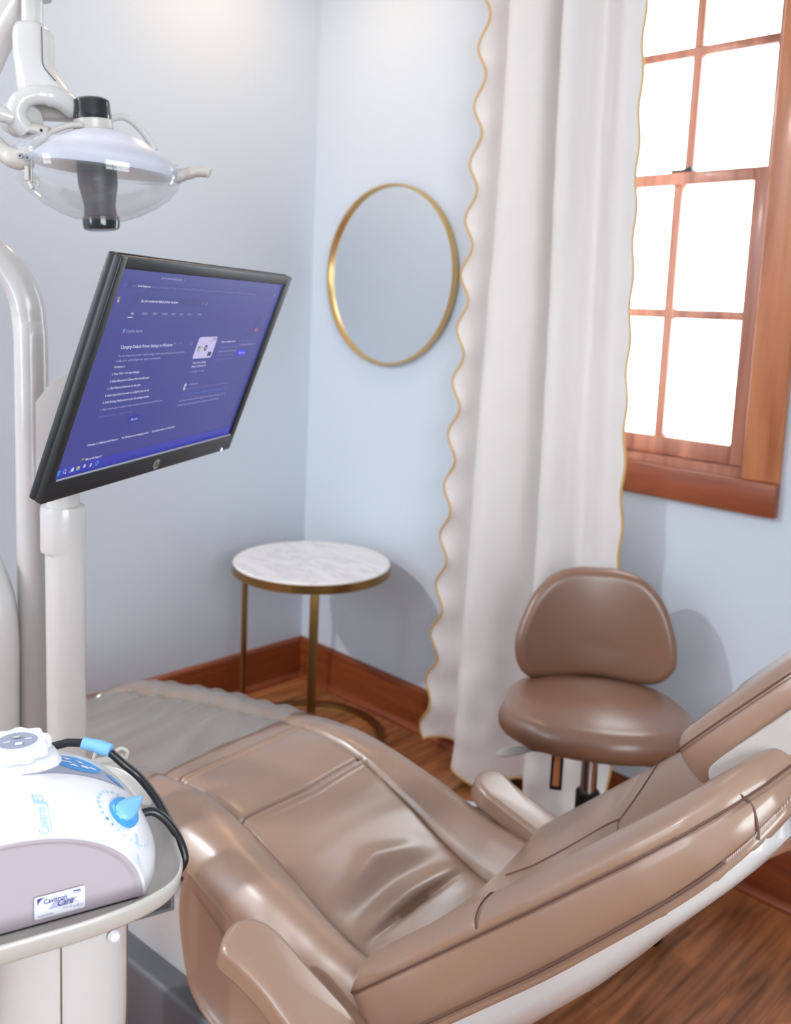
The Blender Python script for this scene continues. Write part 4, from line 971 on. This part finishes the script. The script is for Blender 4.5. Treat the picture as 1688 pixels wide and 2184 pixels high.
# ------------------------------------------------------------------ instrument tray, column, ultrasonic scaler
ZT = .93; SF = Vector((2.012, -1.863, ZT)); SA = Vector((.27, .963, 0)).normalized(); SB = Vector((-.963, .27, 0)).normalized()
SM = frame_matrix(SF, SA, SB, (0, 0, 1))     # local: x right along the front, y away from the viewer, z up
def delivery():
    t = empty('instrument_stand', matrix=frame_matrix(Vector((SF.x, SF.y, 0)), SA, SB, (0, 0, 1)))
    tag(t, 'white pedestal stand with a shallow rounded tray', 'instrument stand')
    ol = smooth_closed([(.008, -.022), (-.019, -.031), (-.056, -.036), (-.091, -.037), (-.16, -.037), (-.23, -.032), (-.262, -.012), (-.275, .03), (-.275, .12), (-.265, .19), (-.235, .226), (-.17, .238), (-.08, .240), (-.01, .232), (.020, .212), (.036, .178), (.044, .120), (.043, .07), (.040, .039), (.036, .010), (.025, -.010)], 144)
    n = len(ol); O = [Vector((x, y, 0)) for x, y in ol]; nor = []
    for i in range(n):
        e = O[(i + 1) % n] - O[i - 1]; nor.append(Vector((e.y, -e.x, 0)).normalized())
    c = Vector((-.12, .10, 0)); R = []
    def rg(ins, z): return [O[i] - nor[i] * ins + Vector((0, 0, ZT + z)) for i in range(n)]
    for q in (.02, .3, .6, .9): R.append([c + (O[i] - nor[i] * .012 - c) * q + Vector((0, 0, ZT - .012)) for i in range(n)])
    R += [rg(.010, -.012), rg(.004, -.0108), rg(.001, -.007), rg(-.001, .004), rg(-.001, .0075), rg(.0008, .0090), rg(.0026, .0075), rg(.004, .002), rg(.010, -.004), rg(.018, -.0062)]
    for q in (.85, .5, .02): R.append([c + (O[i] - nor[i] * .018 - c) * q + Vector((0, 0, ZT - .0065)) for i in range(n)])
    MB().loft(R).build('tray', M['grey_white'], t, angle=60)
    # column beneath
    def col_ring(cx, cy, a, b_, z, p=.8): return [Vector((cx + a * math.copysign(abs(math.cos(u)) ** p, math.cos(u)), cy + b_ * math.copysign(abs(math.sin(u)) ** p, math.sin(u)), z)) for u in [2 * math.pi * j / 48 for j in range(48)]]
    cx, cy = -.066, .045
    MB().loft([col_ring(cx, cy, .0585, .05, z_) for z_ in (ZT - .012, .83, .80)] + [col_ring(cx, cy, .0575, .05, .76), col_ring(cx, cy, .052, .046, .70), col_ring(cx, cy, .046, .042, .60), col_ring(cx, cy, .044, .04, .3), col_ring(cx, cy, .044, .04, .05)]).build('column', M['white'], t, angle=60)
    for u in (1.48, 1.93):
        a = math.pi * u
        x = cx + .0588 * math.copysign(abs(math.cos(a)) ** .8, math.cos(a)); y = cy + .0503 * math.copysign(abs(math.sin(a)) ** .8, math.sin(a))
        MB().box((x - .0006, y - .0006, .765), (x + .0006, y + .0006, ZT - .017)).build('column_seam', M['stitch'], t, smooth=False)
    MB().lathe([(0, .004), (.004, .003), (.0055, 0), (0, -.001)], 20, frame_matrix((-.028, -.003, ZT - .036), (1, 0, 0), (0, 0, 1), (.3, -.95, 0))).build('button', M['bright_white'], t)
    rb = MB()
    for i in range(9): rb.box((-.004, .030 + i * .006, ZT - .052), (.036, .0335 + i * .006, ZT - .0125), .0012)
    rb.box((-.002, .030, ZT - .050), (.034, .082, ZT - .0125), .002); rb.build('ribbed_socket', M['base_grey'], t, label='dark ribbed holder under the tray edge')
    MB().lathe([(0, 0), (.17, 0), (.17, .02), (.15, .04), (.06, .06), (0, .06)], 56, Matrix.Translation((cx, cy, 0))).build('foot', M['grey_white'], t)
    hk = MB(); hk.box((.000, .224, ZT - .006), (.040, .250, ZT + .004), .003)
    hk.tube(spline([(.004, .236, ZT + .010), (.010, .240, ZT + .019), (.022, .236, ZT + .012), (.034, .238, ZT + .015), (.041, .236, ZT + .010), (.038, .236, ZT + .001)], 5), .0022, 12); hk.build('tray_clip', M['grey_white'], t)
delivery()

A0 = -.125
def Hb(b): return smooth_H(b)
smooth_H = smooth_interp([(-.002, .077), (.0, .079), (.03, .091), (.06, .0985), (.09, .1005), (.12, .097), (.15, .088), (.18, .070), (.20, .045)])
smooth_A = smooth_interp([(-.002, .124), (.0, .1245), (.02, .138), (.05, .149), (.10, .150), (.15, .143), (.18, .13), (.20, .11)])
def shell_z(a, b):
    q = min(1.0, abs((a - A0) / smooth_A(b))); return smooth_H(b) * max(0.0, 1 - q ** 2.25) ** (1 / 2.1)
def on_shell(a, b, h=0.0):
    e = .0015; z = shell_z(a, b)
    n = Vector((-(shell_z(a + e, b) - shell_z(a - e, b)) / (2 * e), -(shell_z(a, b + e) - shell_z(a, b - e)) / (2 * e), 1)).normalized()
    return Vector((a, b, z)) + n * h
def draped(P, F, h):
    return [on_shell(p[0], p[1], h) for p in P], F
def subdivide_poly(outline, m=10):
    """fan of rings so that a patch can follow the curved shell"""
    c = Vector((sum(p[0] for p in outline) / len(outline), sum(p[1] for p in outline) / len(outline))); n = len(outline); V = [c]; F = []
    for k in range(1, m + 1):
        for p in outline: V.append(c + (Vector(p) - c) * k / m)
    for i in range(n): F.append((0, 1 + i, 1 + (i + 1) % n))
    for k in range(m - 1):
        for i in range(n): F.append((1 + k * n + i, 1 + k * n + (i + 1) % n, 1 + (k + 1) * n + (i + 1) % n, 1 + (k + 1) * n + i))
    return [(v.x, v.y) for v in V], F
def scaler():
    t = empty('ultrasonic_scaler', matrix=SM @ Matrix.Translation((0, 0, -.006)))
    tag(t, 'white domed ultrasonic scaler with blue dial standing on the tray', 'dental scaler')
    # shell
    rings = []; bs = [-.001, .0, .003, .008, .015, .025, .035, .05, .065, .08, .095, .11, .125, .14, .155, .168, .18, .19, .197, .20]
    for b_ in bs:
        A = smooth_A(b_); r = []
        for j in range(65):
            th = math.pi * j / 64; a = A * math.cos(th)
            q = abs(a / A); z = smooth_H(b_) * max(0.0, 1 - q ** 2.25) ** (1 / 2.1) if 0 < j < 64 else 0
            r.append(Vector((A0 + a, b_, z)))
        r += [Vector((A0 - A * (1 - 2 * k / 6), b_, -.0005)) for k in range(1, 6)]
        rings.append(r)
    MB().loft(rings).build('shell', M['bright_white'], t, angle=70)
    # lavender end face, a little proud at the foot and set in under the rim
    fr = []
    for b_, sc_ in ((-.0018, .985), (-.0035, .972), (-.0032, .955), (-.0020, .94), (-.0017, .92), (-.0016, .90), (-.0016, .55), (-.0016, .02)):
        r = []
        for j in range(65):
            th = math.pi * j / 64; a = .1245 * math.cos(th); q = abs(a / .1245); z = .079 * max(0.0, 1 - q ** 2.25) ** (1 / 2.1) if 0 < j < 64 else 0
            r.append(Vector((A0 + a * sc_, b_, z * sc_ + .0005)))
        r += [Vector((A0 - .1245 * sc_ * (1 - 2 * k / 6), b_, 0.0005)) for k in range(1, 6)]
        fr.append(r)
    MB().loft(fr).build('end_panel', M['lavender'], t, angle=60)
    # sticker
    sx0, sx1, sz0, sz1 = -.0935, -.0525, .0030, .0232; DZ = .003
    lb = empty  # noqa
    P = []
    for cxx, czz, a0 in ((sx1 - .0018, sz1 - .0018, 0), (sx0 + .0018, sz1 - .0018, 90), (sx0 + .0018, sz0 + .0018, 180), (sx1 - .0018, sz0 + .0018, 270)):
        for i in range(5):
            a = math.radians(a0 + 90 * i / 4); P.append((cxx + .0018 * math.cos(a), -.0041, czz + .0018 * math.sin(a) + DZ))
    lab = MB().add(P, [tuple(range(len(P)))]).build('sticker', M['sticker'], t, smooth=False)
    def put(s, x, z, w_, size, m, shear=0, bold=0, name='sticker_lettering', y=-.0044):
        VV, FF = text_mesh(s, size, shear=shear, bold=bold, width=w_)
        MB().add([(p.x + x, y, p.y + z + DZ) for p in VV], FF).build(name, m, lab, smooth=False)
    put('Cavitron', -.0862, .0156, .0190, .0064, M['navy'], bold=.00012)
    put('Care', -.0748, .0105, .0128, .0084, M['navy'], shear=.35, bold=.00010)
    put('DATE', -.0705, .0072, .0038, .0020, M['navy'])
    put('Call 800-989-8826', -.0910, .0048, .0125, .0020, M['navy'])
    put('Dentsply', -.0622, .0200, .0062, .0026, M['navy'], bold=.0001); put('Professional', -.0622, .0184, .0068, .0015, M['navy']); put('Customer Service', -.0660, .0105, .0085, .0015, M['navy'])
    put('Return for Service', -.0620, .0056, .0082, .0014, M['navy'])
    sw = MB(); sw.add([(-.0912, -.0044, .0215), (-.0845, -.0044, .0220), (-.0875, -.0044, .0205), (-.0898, -.0044, .0182), (-.0909, -.0044, .0150)], [(0, 1, 2, 3, 4)]); sw.v = [v + Vector((0, 0, DZ)) for v in sw.v]; sw.build('sticker_swoosh', M['navy'], lab, smooth=False)
    ln = MB()
    for i in range(7):
        z = .0098 + i * .00085; ln.add([(-.0820 + i * .0006, -.0042, z), (-.0628 + i * .0007, -.0042, z), (-.0628 + i * .0007, -.0042, z + .00032), (-.0820 + i * .0006, -.0042, z + .00032)], [(0, 1, 2, 3)])
    for x in (-.0650, -.0590): ln.add([(x, -.0042, .0066), (x + .0004, -.0042, .0066), (x + .0014, -.0042, .0090), (x + .0010, -.0042, .0090)], [(0, 1, 2, 3)])
    ln.add([(-.0662, -.0042, .0070), (-.0540, -.0042, .0070), (-.0540, -.0042, .0073), (-.0662, -.0042, .0073)], [(0, 1, 2, 3)]); ln.v = [v + Vector((0, 0, DZ)) for v in ln.v]; ln.build('sticker_lines', M['navy'], lab, smooth=False)
    # grey control strip and blue icon plate
    up = spline([(-.092, .1245, 0), (-.075, .123, 0), (-.055, .118, 0), (-.03, .109, 0), (-.012, .098, 0), (.001, .083, 0)], 6); dn = spline([(.001, .079, 0), (-.012, .076, 0), (-.03, .074, 0), (-.055, .0735, 0), (-.075, .0728, 0), (-.092, .0723, 0)], 6)
    V, F = subdivide_poly([(p.x, p.y) for p in up + dn]); V, F = draped(V, F, .0005); gp = MB().add(V, F).build('control_strip', M['panel_grey'], t)
    def ell(ca, cb, ra, rb, rot, n=36): return [(ca + ra * math.cos(u) * math.cos(rot) - rb * math.sin(u) * math.sin(rot), cb + ra * math.cos(u) * math.sin(rot) + rb * math.sin(u) * math.cos(rot)) for u in [2 * math.pi * i / n for i in range(n)]]
    pl = [(x, y) for x, y in ell(-.0405, .0975, .0215, .0165, -.30)]
    V, F = subdivide_poly(pl); V, F = draped(V, F, .0010); bp = MB().add(V, F).build('icon_plate', M['blue'], gp)
    V, F = subdivide_poly(ell(-.0085, .0855, .0075, .0035, -.75)); V, F = draped(V, F, .0010); MB().add(V, F).build('power_button', M['blue'], gp)
    for shp in ([(-.052, .108), (-.044, .106), (-.049, .101)], [(-.054, .0985), (-.046, .0975), (-.046, .0945), (-.054, .0955)], [(-.050, .0900), (-.043, .0930), (-.041, .0870), (-.047, .0890)], [(-.041, .1035), (-.036, .1020), (-.034, .0965), (-.039, .098)]):
        V, F = subdivide_poly(shp, 3); V, F = draped(V, F, .0014); MB().add(V, F).build('icon', M['sticker'], bp, smooth=False)
    for (ca, cb, ra, rb, ro) in ((-.0345, .0900, .0040, .0028, -.4), (-.0275, .0905, .0030, .0020, -.4), (-.0475, .0962, .0022, .0013, 0)):
        V, F = subdivide_poly(ell(ca, cb, ra, rb, ro, 18), 3); V, F = draped(V, F, .0014); MB().add(V, F).build('icon', M['sticker'], bp, smooth=False)
    # lettering along the dome
    VV, FF = text_mesh('Cavitron', .0125, width=.0265, bold=.0); V2 = [(-.0795 - p.y, .003 + p.x) for p in VV]
    MB().add([on_shell(a, b_, .0006) for a, b_ in V2], FF).build('side_lettering', M['blue_pale'], t, smooth=False)
    VV, FF = text_mesh('JET', .0125, shear=.2, width=.0145, bold=.0002); V2 = [(-.0795 - p.y, .0305 + p.x) for p in VV]
    MB().add([on_shell(a, b_, .0006) for a, b_ in V2], FF).build('side_lettering', M['blue_pale'], t, smooth=False)
    V, F = subdivide_poly([(-.0778, .004), (-.0772, .004), (-.0772, .036), (-.0778, .036)], 4); MB().add([on_shell(a, b_, .0006) for a, b_ in V], F).build('side_underline', M['blue_pale'], t, smooth=False)
    for (s_, a_, b0, w_) in (('POWER', -.0015, .013, .010), ('LOW', -.0035, .002, .006)):
        VV, FF = text_mesh(s_, .0042, width=w_, shear=.2); MB().add([on_shell(a_ - p.y, b0 + p.x, .0006) for p in VV], FF).build('side_lettering', M['blue_pale'], t, smooth=False)
    # dotted scale round the dial
    ka, kb_ = -.0110, .036
    for i in range(22):
        u = math.radians(60 + i * 14.2); rr = .0215
        sz = .0009 + .0006 * (1 if i < 12 else 0) - (0.00004 * max(0, i - 12))
        V, F = subdivide_poly(ell(ka + rr * math.cos(u), kb_ + rr * math.sin(u) * 1.05, sz, sz, 0, 10), 2)
        if ka + rr * math.cos(u) < A0 + smooth_A(kb_ + rr * math.sin(u)) - .004:
            MB().add([on_shell(a, b_, .0006) for a, b_ in V], F).build('scale_dot', M['blue'] if i in (11, 12) else M['blue_pale'], t, smooth=False)
    # dial
    q0 = on_shell(ka, kb_); qn = (on_shell(ka, kb_, .01) - q0).normalized(); qx = Vector((0, 1, 0)); qx = (qx - qn * qx.dot(qn)).normalized(); qy = qn.cross(qx)
    dm = frame_matrix(q0, qx, qy, qn) @ Matrix.Rotation(math.radians(-38), 4, 'Z')
    dial = MB().lathe([(.0150, -.001), (.0155, .001), (.0146, .0045), (.011, .006), (0, .0065)], 40, dm).build('dial', M['blue'], t)
    g = []
    for (x, hw, h) in [(-.0148, .003, .0045), (-.011, .0085, .009), (-.005, .0100, .0120), (.002, .0085, .0150), (.008, .0058, .0172), (.0140, .0030, .0170), (.0175, .0012, .0150)]:
        r = []
        for j in range(24):
            a = 2 * math.pi * j / 24; r.append(dm @ Vector((x, hw * math.cos(a), .002 + (h - .002) * (.5 + .5 * math.sin(a)))))
        g.append(r)
    MB().loft(g).build('dial_pointer', M['blue_light'], dial, angle=70)
    # bowl and lobed cap of the fluid holder
    bc = Vector((-.091, .108, 0))
    bowl = [(0, .070), (.0395, .070), (.0400, .082), (.0385, .092), (.034, .099), (.028, .102), (0, .102)]
    MB().lathe(bowl, 56, Matrix.Translation(bc)).build('bottle_collar', M['bright_white'], t, angle=60)
    R = []
    def star(r0, z, am): return [bc + Vector((( r0 + am * math.cos(9 * u)) * math.cos(u), (r0 + am * math.cos(9 * u)) * math.sin(u), z)) for u in [2 * math.pi * j / 144 for j in range(144)]]
    R = [star(.005, .1035, 0), star(.0265, .1035, .0016), star(.0280, .1045, .0022), star(.0280, .1125, .0022), star(.0265, .1145, .0020), star(.0180, .1150, .0), star(.0175, .1135, 0), star(.001, .1130, 0)]
    cp_ = MB().loft(R).build('lobed_cap', M['bright_white'], t, angle=45)
    MB().lathe([(0, .1142), (.0172, .1142)], 40, Matrix.Translation(bc)).build('cap_window', M['panel_grey'], cp_, smooth=False, label='grey inset of the cap')
    gm = MB(); gm.box(bc + Vector((-.0030, .004, .1144)), bc + Vector((.0030, .0075, .117)), .0006); gm.build('cap_tab', M['logo'], cp_)
    gm = MB(); gm.box(bc + Vector((-.0030, -.010, .1144)), bc + Vector((.0030, -.0065, .116)), .0006)
    gm.box(bc + Vector((-.0125, -.0004, .1144)), bc + Vector((-.0065, .0004, .1150))); gm.box(bc + Vector((.0065, -.0004, .1144)), bc + Vector((.0125, .0004, .1150))); gm.build('cap_ribs', M['sticker'], cp_)
    # cords with blue strain relief
    def q(a, b_, z): return Vector((a, b_, z))
    MB().tube([q(-.10, .195, .055), q(-.035, .172, .072), q(-.020, .162, .073)], .0042, 14).build('plug', M['rubber'], t)
    MB().tube([q(-.022, .163, .073), q(-.010, .155, .071), q(-.008, .153, .0705), q(.002, .145, .068)], [.0058, .0062, .0070, .0064], 20).build('strain_relief', M['blue_light'], t)
    MB().tube(spline([q(.002, .145, .066), q(.014, .137, .054), q(.028, .131, .040), q(.040, .111, .024), q(.0455, .089, .012), q(.0482, .066, .002), q(.0480, .052, -.010), q(.040, .060, -.026), q(.015, .085, -.045), q(-.03, .11, -.08)], 8), .0042, 14).build('handpiece_cord', M['rubber'], t)
    MB().tube(spline([q(.006, .075, .030), q(.022, .072, .035), q(.033, .068, .030), q(.043, .058, .018), q(.0480, .046, .004), q(.0478, .042, -.008), q(.040, .052, -.024), q(.015, .080, -.045), q(-.03, .105, -.08)], 8), .0040, 14).build('power_cord', M['rubber'], t)
scaler()
